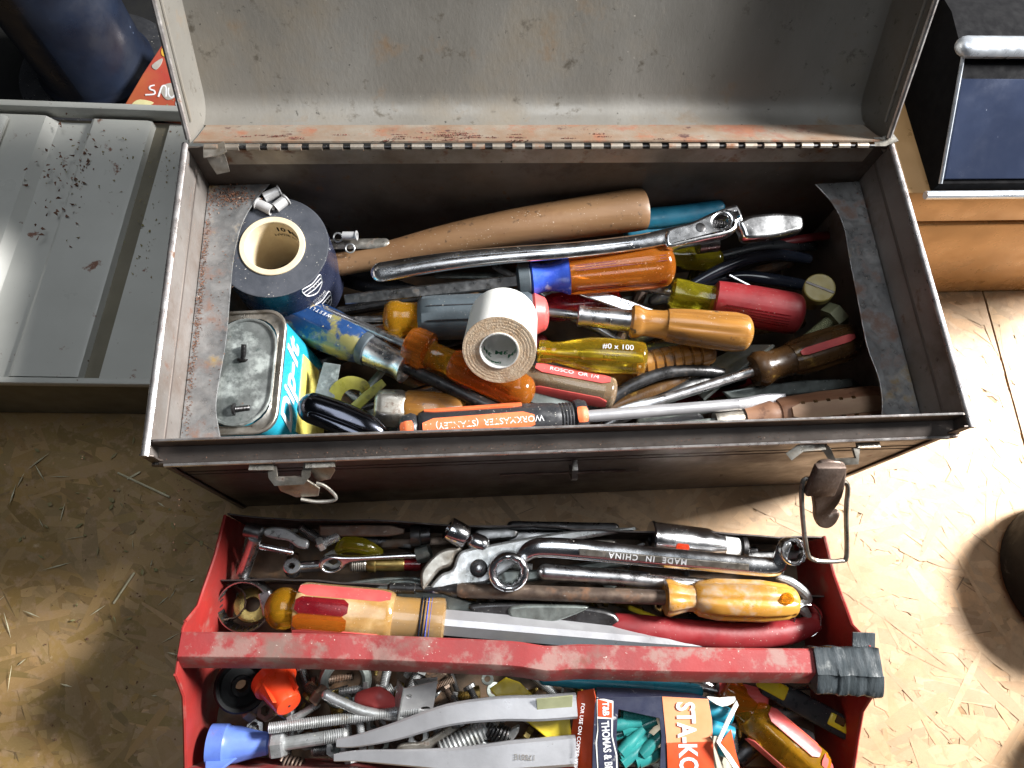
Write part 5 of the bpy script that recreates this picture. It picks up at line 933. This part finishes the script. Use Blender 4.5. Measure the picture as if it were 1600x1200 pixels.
pplate(None, None, None, ((735, 960, .050), (970, 975, .050), (850, 1000, .047)), [[(800, 946), (880, 944), (920, 948), (885, 965), (850, 974), (815, 974), (798, 966)]], .006, 'gsteel', .002).build('cheek', M['gsteel'], rp)
pplate('tin_snips', 'grey green blade of snips under the large screwdriver', 'snips', ((600, 930, .040), (800, 980, .038), (650, 990, .036)), [[(585, 920), (640, 905), (700, 928), (760, 950), (800, 985), (790, 1000), (720, 985), (650, 960)]], .005, 'gsteel', .0015)
pplate('sheet_blade', 'dull green steel plate against the divider', 'plate', ((500, 915, .036), (700, 915, .036), (600, 940, .03)), [[(512, 918), (580, 905), (650, 902), (690, 915), (640, 930), (560, 930)]], .003, 'gsteel', .001)
kr = Th('snap_hook', 'small grey snap hook with a split key ring', 'snap hook', TR(P(1245, 930, .03)))
pxrod(None, None, None, [(1216, 903, .05), (1235, 910, .05), (1255, 925, .048), (1262, 938, .046), (1245, 944, .045)], [6, 8, 8, 7, 6], M['zincbolt'], 10).build('hook', M['zincbolt'], kr)
pxrod(None, None, None, [(1236, 940, .046), (1252, 950, .045), (1262, 962, .044)], [6, 9, 6], M['zincbolt'], 10).build('swivel', M['zincbolt'], kr)
c_ = P(1262, 970, .048); g = G(); g.sweep([c_ + V((math.cos(a) * .0105, math.sin(a) * .0115, math.sin(a) * .004)) for a in [k * math.pi / 12 for k in range(24)]], .0007, 6, loop=True); g.build('key_ring', M['chrome'], kr)
for lab, pts, r, m_ in (('short grey rod behind the carrying bar', [(1100, 998, .03), (1150, 1015, .03)], 7, 'zincbolt'), ('greasy rod under the large screwdriver shaft', [(690, 1000, .02), (900, 1003, .02)], 8, 'dsteel'), ('dark rod across the middle compartment floor', [(520, 1003, .016), (760, 1015, .016)], 9, 'steel'), ('grey rod beneath the pliers jaws', [(850, 925, .03), (1000, 935, .03)], 7, 'gsteel'), ('yellow pencil stub under the pliers', [(985, 950, .036), (1030, 968, .036)], 4, 'yellow'), ('dark rod beneath the red grip', [(1050, 965, .02), (1240, 955, .02)], 9, 'dsteel')):
    pxrod('steel_bar' if 'pencil' not in lab else 'pencil_stub', lab, 'rod' if 'pencil' not in lab else 'pencil', pts, r, M[m_], 8, .8, smooth=False)
# ------------------------------------------------------------------ red tray, front compartment
socket('plastic_cup', 'black plastic cup with stepped rings under the carrying bar', (378, 1072, .046), (374, 1066, .028), [(0, 9), (0, 15), (8, 16), (10, 30), (0, 33), (-3, 38), (2, 41), (36, 38), (36, 9)], 'rubber', 40, 'cup')
wn = Th('wire_nut', 'bright orange plastic wire nut in the front compartment', 'wire nut', frame(P(452, 1103, .058), P(425, 1056, .045)))
k_ = mp(P(440, 1080, .05)); g = G(); g.lathe(wn.M, [(x * k_, r * k_) for x, r in ((0, 14), (1.5, 19), (4, 20.5), (12, 22), (45, 29), (48, 34), (62, 34), (64, 28))], 36, flute(8, .05, 6 * k_, 44 * k_, 1)); g.build('cap', M['wirenut_o'], wn)
for th in (-.9, .6):
    g = G(); g.box(wn.M @ MX.Rotation(-th, 4, 'X') @ TR((28 * k_, 0, 26 * k_)), (44 * k_, 3 * k_, 8 * k_), .0006); g.build('wing', M['wirenut_o'], wn)
g = G(); g.lathe(wn.M, [(-.0004, .0009), (.0002, .0009)], 10); g.build('vent_dimple', M['hole'], wn)
wb = Th('wire_nut', 'blue winged plastic wire nut lying at the tray corner', 'wire nut', frame(P(422, 1162, .034), P(330, 1164, .036)))
k_ = mp(P(380, 1160, .035)); g = G(); g.lathe(wb.M, [(x * k_, r * k_) for x, r in ((0, 12), (3, 16), (20, 19), (48, 26), (62, 27), (66, 30), (90, 30), (92, 24))], 32, flute(6, .06, 2 * k_, 60 * k_, 1)); g.build('cap', M['wirenut_b'], wb)
for th in (0.9, 2.6):
    g = G(); g.plate(wb.M @ MX.Rotation(-th, 4, 'X') @ MX(((1, 0, 0, 0), (0, 0, 1, 0), (0, -1, 0, 0), (0, 0, 0, 1))), [[(x * k_, -y * k_) for x, y in ((40, 20), (62, 44), (84, 44), (90, 24), (90, 15), (40, 12))]], 5 * k_, .0006); g.build('wing', M['wirenut_b'], wb)
BG = 'bolts and threaded rods in the red tray'
hexbolt('hex_bolt', 'brown hex bolt beneath the orange wire nut', (384, 1118, .032), (420, 1085, .036), 12, 15, 16, 'rsteel', .3, group=BG)
hexbolt('hex_bolt', 'large zinc hex bolt beside the blue wire nut', (424, 1165, .042), (540, 1148, .044), 10.5, 21, 22, 'zincbolt', .35, group=BG)
hexbolt('threaded_rod', 'long straight zinc threaded rod across the loose bolts', (420, 1138, .050), (655, 1108, .048), 8.5, 0, 0, 'zincbolt', 1, 'threaded rod', BG)
pxrod('eye_bolt', 'bent threaded steel rod running toward the zinc bracket', 'bolt', [(510, 1086, .054), (535, 1098, .052), (570, 1112, .05), (625, 1120, .046)], 8, M['zincbolt'], 12, group=BG)
hexbolt('machine_bolt', 'dark threaded bolt below the large zinc bolt', (555, 1168, .036), (490, 1172, .036), 10, 0, 0, 'steel', 1, group=BG)
hexbolt('lag_screw', 'thick coarse threaded bolt between the silver handles', (690, 1176, .044), (775, 1128, .044), 18, 0, 0, 'zincbolt', 1, 'lag screw', BG, pitch=.003)
hexbolt('hex_bolt', 'square rusty nut with bolt beside the grey rings', (505, 1092, .045), (482, 1070, .044), 8, 17, 16, 'rsteel', 1, group=BG)
hexbolt('carriage_bolt', 'small pale bolt under the long threaded rod', (450, 1128, .04), (498, 1100, .04), 6, 8, 9, 'zincbolt', .3, group=BG)
socket('pipe_ring', 'thick grey steel ring half under the carrying bar', (540, 1066, .04), (538, 1060, .028), [(0, 26), (-2, 30), (0, 38), (6, 41), (24, 40), (24, 26)], 'gsteel', 40, 'ring')
pxrod('plastic_clip', 'faded red plastic clip beside the zinc bracket', 'clip', [(565, 1092, .042), (590, 1090, .046), (610, 1100, .044)], [12, 17, 12], M['pinkred'], 10, .7)
zb = Th('steel_bracket', 'bent zinc bracket with two holes standing among the bolts', 'bracket', TR(P(650, 1100, .03)))
an = ((628, 1075, .064), (682, 1070, .062), (620, 1125, .046)); pm = plane3(*an); hq = on(pm, [(639, 1087)])[0]; hq2 = on(pm, [(664, 1106)])[0]
g = G(); g.plate(pm, [on(pm, [(632, 1076), (684, 1064), (674, 1122), (622, 1132)]), circ(hq[0], hq[1], .0019, 14), circ(hq2[0], hq2[1], .0035, 14, .0016)], .0013, .0003); g.build('face_plate', M['sleeve'], zb)
an2 = ((628, 1075, .064), (620, 1062, .050), (618, 1128, .044)); pm = plane3(*an2); g = G(); g.plate(pm, [on(pm, [(631, 1076), (622, 1062), (614, 1122), (621, 1132)])], .0013, .0003); g.build('side_flange', M['zincbolt'], zb)
pplate(None, None, None, ((640, 1062, .056), (685, 1060, .056), (660, 1072, .052)), [[(645, 1062), (684, 1058), (683, 1066), (648, 1072)]], .0013, 'zincbolt', .0003, smooth_=False).build('top_flange', M['zincbolt'], zb)
# two-handled silver tongs
tg = Th('crimping_pliers', 'pressed steel crimping pliers with two long pale silver handles', 'pliers', TR(P(720, 1140, .05)))
flat_ = [(1, .18), (1, -.18), (.8, -.4), (-.8, -.4), (-1, -.18), (-1, .18), (-.8, .4), (.8, .4)]
pxrod(None, None, None, [(526, 1161, .058), (560, 1157, .059), (620, 1142, .062), (700, 1117, .066), (780, 1107, .068), (840, 1106, .068), (900, 1102, .067)], [6, 9, 13, 16, 18, 19, 19], M['wsteel'], sec=flat_, round_=False, k=5).build('handle', M['wsteel'], tg)
pxrod(None, None, None, [(522, 1184, .054), (560, 1181, .055), (640, 1184, .058), (720, 1186, .060), (800, 1180, .062), (900, 1172, .062)], [5, 8, 12, 17, 21, 22], M['wsteel'], sec=flat_, round_=False, k=5).build('handle', M['wsteel'], tg)
pplate(None, None, None, ((838, 1110, .0705), (900, 1105, .0695), (860, 1125, .066)), [[(838, 1092), (895, 1086), (893, 1120), (840, 1122)]], .001, 'olive', .0003, smooth_=False).build('rivet_band', M['nylon2'], tg)
q = P(820, 1183, .0665); g = G(); g.text(TR(q) @ MX.Rotation(math.pi - .1, 4, 'Z'), '17001E', .0050); g.build('stamp', M['zinc'], tg)
# flat lever
lv = Th('wing_lever', 'brownish grey flat lever with round pivot end', 'lever', TR(P(660, 1170, .03)))
pplate(None, None, None, ((620, 1175, .044), (740, 1100, .044), (660, 1185, .042)), [[(618, 1178), (622, 1164), (640, 1160), (660, 1158), (700, 1135), (745, 1100), (752, 1108), (715, 1140), (680, 1165), (668, 1186), (640, 1190), (622, 1188)]], .004, 'zinc', .0012).build('arm', M['zinc'], lv)
c_ = P(634, 1181, .0465); g = G(); g.lathe(TR(c_) @ MX.Rotation(-math.pi / 2, 4, 'Y'), [(0, .0022), (.0006, .0022)], 14); g.build('pivot_hole', M['hole'], lv)
# spring
def spring(lab, A, B, R, r, turns, m):
    a, b = P(*A), P(*B); W = frame(a, b); k = mp(a); L_ = (b - a).length; n_ = turns * 14
    g = G(); g.sweep([W @ V((L_ * i / n_, R * k * math.sin(2 * math.pi * i / 14), R * k * math.cos(2 * math.pi * i / 14))) for i in range(n_ + 1)], r * k, 6); single(g, 'coil_spring', M[m], lab, 'spring')
spring('dark coil spring between the silver handles', (760, 1136, .046), (795, 1152, .046), 13, 2.6, 7, 'dsteel')
spring('small rusty spring lying on the tray bottom', (440, 1190, .03), (475, 1198, .03), 10, 2.2, 6, 'rsteel')
pplate('toggle_wing', 'grey toggle wing with folded ends near the spring', 'toggle', ((740, 1160, .044), (810, 1140, .05), (770, 1180, .042)), [[(736, 1158), (746, 1150), (758, 1158), (775, 1160), (800, 1138), (812, 1134), (806, 1150), (784, 1172), (760, 1178), (740, 1182)]], .004, 'zincbolt', .0012)
# yellow strap
pplate('yellow_strap', 'dirty yellow plastic strap passing under the silver handles', 'strap', ((780, 1065, .054), (880, 1150, .052), (800, 1100, .054)), [[(765, 1076), (790, 1058), (812, 1066), (845, 1098), (890, 1120), (893, 1155), (862, 1160), (826, 1130), (785, 1102)]], .003, 'yellow', .0008, smooth_=False)
pxrod('pliers_grip', 'bright teal vinyl grip under the carrying bar', 'pliers', [(850, 1062, .05), (920, 1066, .052), (1000, 1072, .053), (1088, 1080, .053)], [8, 11, 12, 11], M['tealgrip2'], 14, .9)
# cardboard terminal box
zk = .075
bx_ = Th('terminal_box', 'torn orange and navy cardboard box of wire terminals', 'cardboard box', TR(P(1000, 1140, .03)))
kp = plane3((935, 1085, zk), (1105, 1090, zk), (930, 1200, zk - .004))
def card(pts, m, name, h=0.0, t=.0008): g = G(); g.plate(kp @ TR((0, 0, h)), [on(kp, pts)], t, .0002); return g.build(name, m, bx_)
card([(930, 1090), (1036, 1088), (1040, 1150), (1042, 1218), (1030, 1218), (1033, 1150), (1030, 1122), (966, 1108), (963, 1150), (968, 1218), (925, 1218), (926, 1160)], M['card_n'], 'navy_window_frame')
card([(1034, 1088), (1106, 1092), (1112, 1125), (1116, 1218), (1044, 1218), (1040, 1150)], M['card_l'], 'faded_panel', .0004)
card([(1041, 1160), (1113, 1158), (1116, 1218), (1043, 1218)], M['card_r'], 'orange_panel', .0009)
an = ((904, 1080, zk - .010), (930, 1088, zk), (888, 1200, zk - .022)); pm = plane3(*an); g = G(); g.plate(pm, [on(pm, [(903, 1080), (928, 1076), (931, 1090), (928, 1140), (932, 1160), (927, 1218), (872, 1218), (892, 1150)])], .0008, .0002); g.build('red_side', M['card_r'], bx_)
an = ((930, 1075, zk - .006), (1090, 1085, zk - .006), (935, 1090, zk)); pm = plane3(*an); g = G(); g.plate(pm, [on(pm, [(932, 1074), (1000, 1076), (1085, 1084), (1106, 1091), (1034, 1091), (932, 1092)])], .0008, .0002); g.build('navy_edge', M['card_n'], bx_)
card([(932, 1089), (958, 1095), (957, 1150), (964, 1180), (965, 1218), (934, 1218), (930, 1160), (933, 1140)], M['card_w'], 'white_label', .0006, .0005)
card([(934, 1092), (956, 1098), (956, 1121), (934, 1119)], M['card_r'], 'logo_square', .0010, .0004)
card([(934, 1122), (955, 1123), (955, 1150), (962, 1180), (963, 1218), (936, 1218), (933, 1160), (935, 1140)], M['card_n'], 'navy_label', .0010, .0004)
def boxtext(s_, c0, c1, size, h, m=M['print_w'], xs=1, **kw):
    q = on(kp, [c0, c1]); g = G(); g.text(kp @ TR((q[0][0], q[0][1], h)) @ MX.Rotation(math.atan2(q[1][1] - q[0][1], q[1][0] - q[0][0]), 4, 'Z'), s_, size, align='LEFT', fn=lambda q: V((q.x * xs, q.y, q.z)), **kw); g.build('lettering', m, bx_)
boxtext('STA-KON', (1068, 1096), (1074, 1200), .0175, .0016, bold=.0005, xs=.72)
boxtext('THOMAS & BETTS', (944, 1126), (950, 1200), .0072, .0014, bold=.0002, xs=.66)
boxtext('T&B', (945, 1096), (946, 1121), .0060, .0014, bold=.0002, xs=.8)
boxtext('FOR USE ON COPPER WIRE ONLY  MADE IN U.S.A.', (912, 1100), (900, 1200), .0035, -.003, m=M['print_w'])
card([(925, 1095), (1110, 1095), (1112, 1218), (880, 1218)], M['card_k'], 'box_floor', -.030)
an = ((1108, 1092, zk), (1115, 1200, zk), (1125, 1150, zk - .03)); pm = plane3((1110, 1092, zk - .001), (1116, 1220, zk - .003), (1135, 1150, zk - .028)); g = G(); g.plate(pm, [on(pm, [(1109, 1150), (1114, 1160), (1116, 1200), (1130, 1218), (1150, 1200), (1120, 1150)])], .0008, .0002); g.build('inner_side', M['card_k'], bx_)
pm = plane3((1150, 1100, zk - .010), (1122, 1158, zk + .006), (1158, 1200, zk + .002)); g = G(); g.sweep(pxs([(1152, 1098, zk - .006), (1138, 1125, zk), (1122, 1160, zk + .004), (1138, 1182, zk + .003), (1160, 1215, zk)]), .0022, sec=[(1, .16), (1, -.16), (-1, -.16), (-1, .16)], upv=(.8, 0, .6)); g.build('torn_flap', M['card_w'], bx_)
an = ((1108, 1090, zk), (1148, 1090, zk - .004), (1125, 1100, zk - .002)); pm = plane3(*an); g = G(); g.plate(pm, [on(pm, cat_rom([(1104, 1088), (1125, 1090), (1148, 1088), (1146, 1098), (1128, 1104), (1112, 1096)], 2))], .0008, .0002); g.build('torn_top', M['card_w'], bx_)
pm = plane3((1125, 1160, zk), (1145, 1130, zk - .004), (1160, 1190, zk - .014)); g = G(); g.plate(pm, [on(pm, [(1126, 1160), (1142, 1140), (1148, 1170), (1156, 1200)])], .0007, .0002); g.build('flap_face', M['card_r'], bx_)
TG = 'wire terminals in the torn box'; rt_ = random.Random(4)
for i in range(15):
    u, v_ = rt_.uniform(972, 1026), rt_.uniform(1112, 1198); a = rt_.gauss(-.5, .35); z = zk - .013 + rt_.uniform(-.004, .004)
    du, dv_ = 26 * math.cos(a), 26 * math.sin(a); a_, b_ = P(u - du, v_ - dv_, z), P(u + du, v_ + dv_, z + rt_.uniform(-.003, .003))
    W = frame(a_, b_); L_ = (b_ - a_).length; g = G(); g.lathe(W, [(0, .0028), (0, .0042), (L_ * .45, .0044), (L_ * .6, .0034), (L_, .0032), (L_, .002), (L_ * .5, .002)], 14, closed=True)
    single(g, 'wire_terminal', M['termt'], 'teal insulated wire terminal inside the window of the torn box', 'wire terminal', TG, W)
for u, v_, a in ((1122, 1112, .3), (1124, 1140, .15), (1120, 1165, .5)):
    a_, b_ = P(u - 22, v_ - 6, zk - .016), P(u + 22, v_ + 8, zk - .014); W = frame(a_, b_); g = G(); L_ = (b_ - a_).length; g.lathe(W, [(0, .003), (0, .0062), (L_ * .5, .0062), (L_, .005), (L_, .003)], 18, closed=True); single(g, 'wire_terminal', M['tealgrip2'], 'large teal wire terminal at the torn end of the box', 'wire terminal', 'large wire terminals', W)
# right side of the front compartment
d = driver('screwdriver', 'faded pink red fluted screwdriver butt under the carrying bar', (1200, 1098, .046), (1080, 1070, .040), [('handle', M['pinkred'], dome(0, 17, 5, .6) + [(20, 19), (60, 19), (78, 14)], lambda k: flute(6, .10, 8 * k, 70 * k, 2))], (76, 6, M['steel'], 'round', None), group='screwdrivers in the red tray')
d = driver('screwdriver', 'amber screwdriver with wide pink stripes beside the torn box', (1288, 1215, .056), (1120, 1070, .044), [('handle', M['amber2'], dome(0, 32, 6, .5) + [(20, 35), (90, 35), (125, 30), (134, 24)], lambda k: hexsec(6, .7, 10 * k, 128 * k)), ('neck', M['amber2'], [(133, 22), (145, 22), (160, 27), (176, 30), (184, 28), (186, 14)], lambda k: flute(6, .08, 150 * k, 185 * k, 1))], (184, 8, M['steel'], 'round', None), group='screwdrivers in the red tray')
for th in (-.75, 1.3): stripe(d, M['pinkred'], 30, 118, 35, th, .8)
stripe(d, M['pinkred'], 2, 24, lambda x: 35 - (24 - x) * .5, -.7, .7)
uk = Th('utility_knife', 'black utility knife with yellow inlays and tape at the tray end', 'knife', frame(P(1190, 1066, .050), P(1325, 1140, .046)))
k_ = mp(P(1260, 1100, .05)); L_ = (P(1325, 1140, .046) - P(1190, 1066, .050)).length
g = G(); g.box(uk.M @ TR((L_ / 2, 0, 0)), (L_ * 1.0, 34 * k_, 26 * k_), 6 * k_, 2); g.build('body', M['black'], uk)
g = G(); g.box(uk.M @ TR((.006, 2 * k_, 11 * k_)), (48 * k_, 22 * k_, 8 * k_), .001); g.build('yellow_inlay', M['yellow'], uk)
g = G(); g.box(uk.M @ TR((L_ - 22 * k_, 2 * k_, 11 * k_)), (38 * k_, 20 * k_, 8 * k_), .002, 2); g.build('yellow_inlay', M['yellow'], uk)
g = G(); g.box(uk.M @ TR((L_ - 24 * k_, 6 * k_, 15 * k_)), (16 * k_, 12 * k_, 3 * k_), .0008); g.build('slide_button', M['oldamber'], uk)
pxrod('lamp_socket', 'grey zinc cylinder under the amber striped screwdriver', 'cylinder', [(1225, 1150, .036), (1262, 1165, .036)], 22, M['zincbolt'], 18, round_=False, smooth=False)
pxrod('steel_tube', 'dark steel tube behind the torn flap', 'tube', [(1150, 1185, .034), (1180, 1160, .034)], 16, M['dsteel'], 18, round_=False, smooth=False)
pxrod('steel_bar', 'grey pipe below the pink screwdriver', 'bar', [(1175, 1125, .034), (1250, 1108, .034)], 13, M['steel'], 14, smooth=False)
pxrod('steel_bar', 'thin chrome rod beside the torn box', 'rod', [(1095, 1062, .04), (1140, 1092, .04)], 5, M['chrome2'], 10, smooth=False)
# loose hardware covering the tray floors: each piece its own thing
rb = random.Random(9)
kinds = [('hex_bolt', 'zincbolt', 'loose zinc hex bolt'), ('hex_bolt', 'rsteel', 'loose rusty hex bolt'), ('wood_screw', 'steel', 'loose grey screw'), ('hex_nut', 'zincbolt', 'loose zinc hex nut'), ('flat_washer', 'gsteel', 'loose flat steel washer'), ('wood_screw', 'brass', 'loose brass screw'), ('hex_nut', 'rsteel', 'loose rusty hex nut')]
def loose(i, x, y, z, where, yaw):
    nm, m_, lb = rb.choice(kinds); lab = lb + where; c_ = TM @ V((x, y, z)); a = rb.uniform(0, 2 * math.pi) if yaw is None else rb.gauss(yaw, .8); dr = V((math.cos(a), math.sin(a), rb.uniform(-.15, .15))).normalized()
    grp = lb.replace('loose ', '') + 's' + where
    if nm in ('hex_bolt', 'wood_screw'):
        L_ = rb.uniform(.016, .036); r = rb.uniform(.0022, .0042); W = frame(c_ - dr * L_ / 2, c_ + dr * L_ / 2, (0, 0, 1)); t = Th(nm, lab, 'bolt' if nm == 'hex_bolt' else 'screw', W, grp)
        g = G(); g.lathe(W, [(0, r * 1.5), (.0006, r * 1.75), (r * 1.1, r * 1.75), (r * 1.2, r * 1.3)], 6 if nm == 'hex_bolt' else 14); g.build('head', M[m_], t, 20)
        n_ = int(L_ / .0013); g = G(); g.lathe(W, [(r, r * .85)] + [(r + j * (L_ - r) / (2 * n_), r * (1 if j % 2 else .82) * (1 if nm == 'hex_bolt' else 1 - .6 * max(0, j / (2 * n_) - .6) / .4)) for j in range(1, 2 * n_ + 1)], 12); g.build('threaded_shank', M[m_], t, 20)
    else:
        r = rb.uniform(.004, .0085); W = frame(c_, c_ + (V((0, 0, 1)) + V((rb.gauss(0, .3), rb.gauss(0, .3), 0))).normalized(), (0, 1, 0)); h = r * .8 if nm == 'hex_nut' else .0012
        g = G(); g.lathe(W, [(0, r * .52), (0, r * .95), (h * .2, r), (h * .8, r), (h, r * .95), (h, r * .52)], 6 if nm == 'hex_nut' else 24, closed=True); single(g, nm, M[m_], lab, 'nut' if nm == 'hex_nut' else 'washer', grp, W)
for i in range(70): loose(i, rb.uniform(.04, TW - .06), rb.uniform(-.160, -.112), rb.uniform(.028, .042), ' lying high in the front tray compartment', None)
for i in range(95): loose(i, rb.uniform(.025, TW - .03), rb.uniform(-.162, -.094), rb.uniform(.008, .030), ' in the front tray compartment', None)
for i in range(16): loose(i, rb.uniform(.03, TW - .04), rb.uniform(-.078, -.050), rb.uniform(.006, .014), ' on the middle compartment floor', None)
for i in range(16): loose(i, rb.uniform(.03, TW - .04), rb.uniform(-.040, -.006), rb.uniform(.006, .016), ' on the rear compartment floor', None)
# ------------------------------------------------------------------ litter on the bench and grey case
def litter(name, label, n, x0, x1, y0, y1, z, m, l0, l1, w0, w1, seed):
    rr = random.Random(seed); g = G()
    for _ in range(n):
        x, y = rr.uniform(x0, x1), rr.uniform(y0, y1); l, w_ = rr.uniform(l0, l1), rr.uniform(w0, w1); a = rr.uniform(0, 6.3); u = V((math.cos(a), math.sin(a), rr.uniform(0, .12))); v_ = V((-math.sin(a), math.cos(a), 0)); c_ = V((x, y, z + .0006)); b_ = V((0, 0, rr.uniform(0, .0012)))
        g.add([c_ - u * l, c_ + v_ * w_ + b_, c_ + u * l + b_, c_ - v_ * w_ + b_, c_ + V((0, 0, .0004)) + b_], [(0, 1, 4), (1, 2, 4), (2, 3, 4), (3, 0, 4), (3, 2, 1, 0)])
    return single(g, name, m, label, None, kind='stuff')
litter('straw_litter', 'pale straw bits scattered on the bench by the toolbox corner', 46, -.37, -.10, -.04, .17, .0006, M['straw'], .002, .011, .0003, .0007, 1)
litter('leaf_litter', 'crumbled dry leaf bits on the bench by the toolbox corner', 60, -.36, -.13, .02, .17, .0006, M['leaf'], .0012, .0042, .0007, .0020, 2)
crumbs('dust_specks', 'dark specks of dirt on the bench', [(V((-.25, .06, .0005)), 260, .07, .07, .0004, .0012), (V((.40, .03, .0005)), 90, .06, .08, .0003, .0008)], M['crumb'])
for i, (a, b) in enumerate((((385, 739), (464, 776)), ((178, 942), (209, 866 + 30)), ((400, 748), (418, 738)))):
    pxrod('straw_stalk', ['long pale straw stalk beside the toolbox corner', 'short stiff straw stalk alone on the bench', 'thin stalk tucked under the toolbox bead'][i], 'straw', [((a[0] + b[0]) / 2 - (b[0] - a[0]) / 2 - (200 if i != 1 else 0), a[1], .001), (b[0] - (200 if i != 1 else 0), b[1], .002)], 1.6, M['straw'], 6, smooth=False)
cz = GM @ V((.03, .18, .0885)); crumbs('leaf_crumbs', 'yellow and brown leaf crumbs on the grey case top', [(cz + V((.0, .01, 0)), 80, .03, .022, .0004, .0014), (GM @ V((.085, .17, .084)), 110, .012, .045, .0004, .0014)], M['leaf'])
cz = GM @ V((.012, .185, .0885)); crumbs('rust_flakes', 'orange rust flakes on the grey case top', [(cz, 90, .012, .03, .0006, .0026)], M['crumb'])
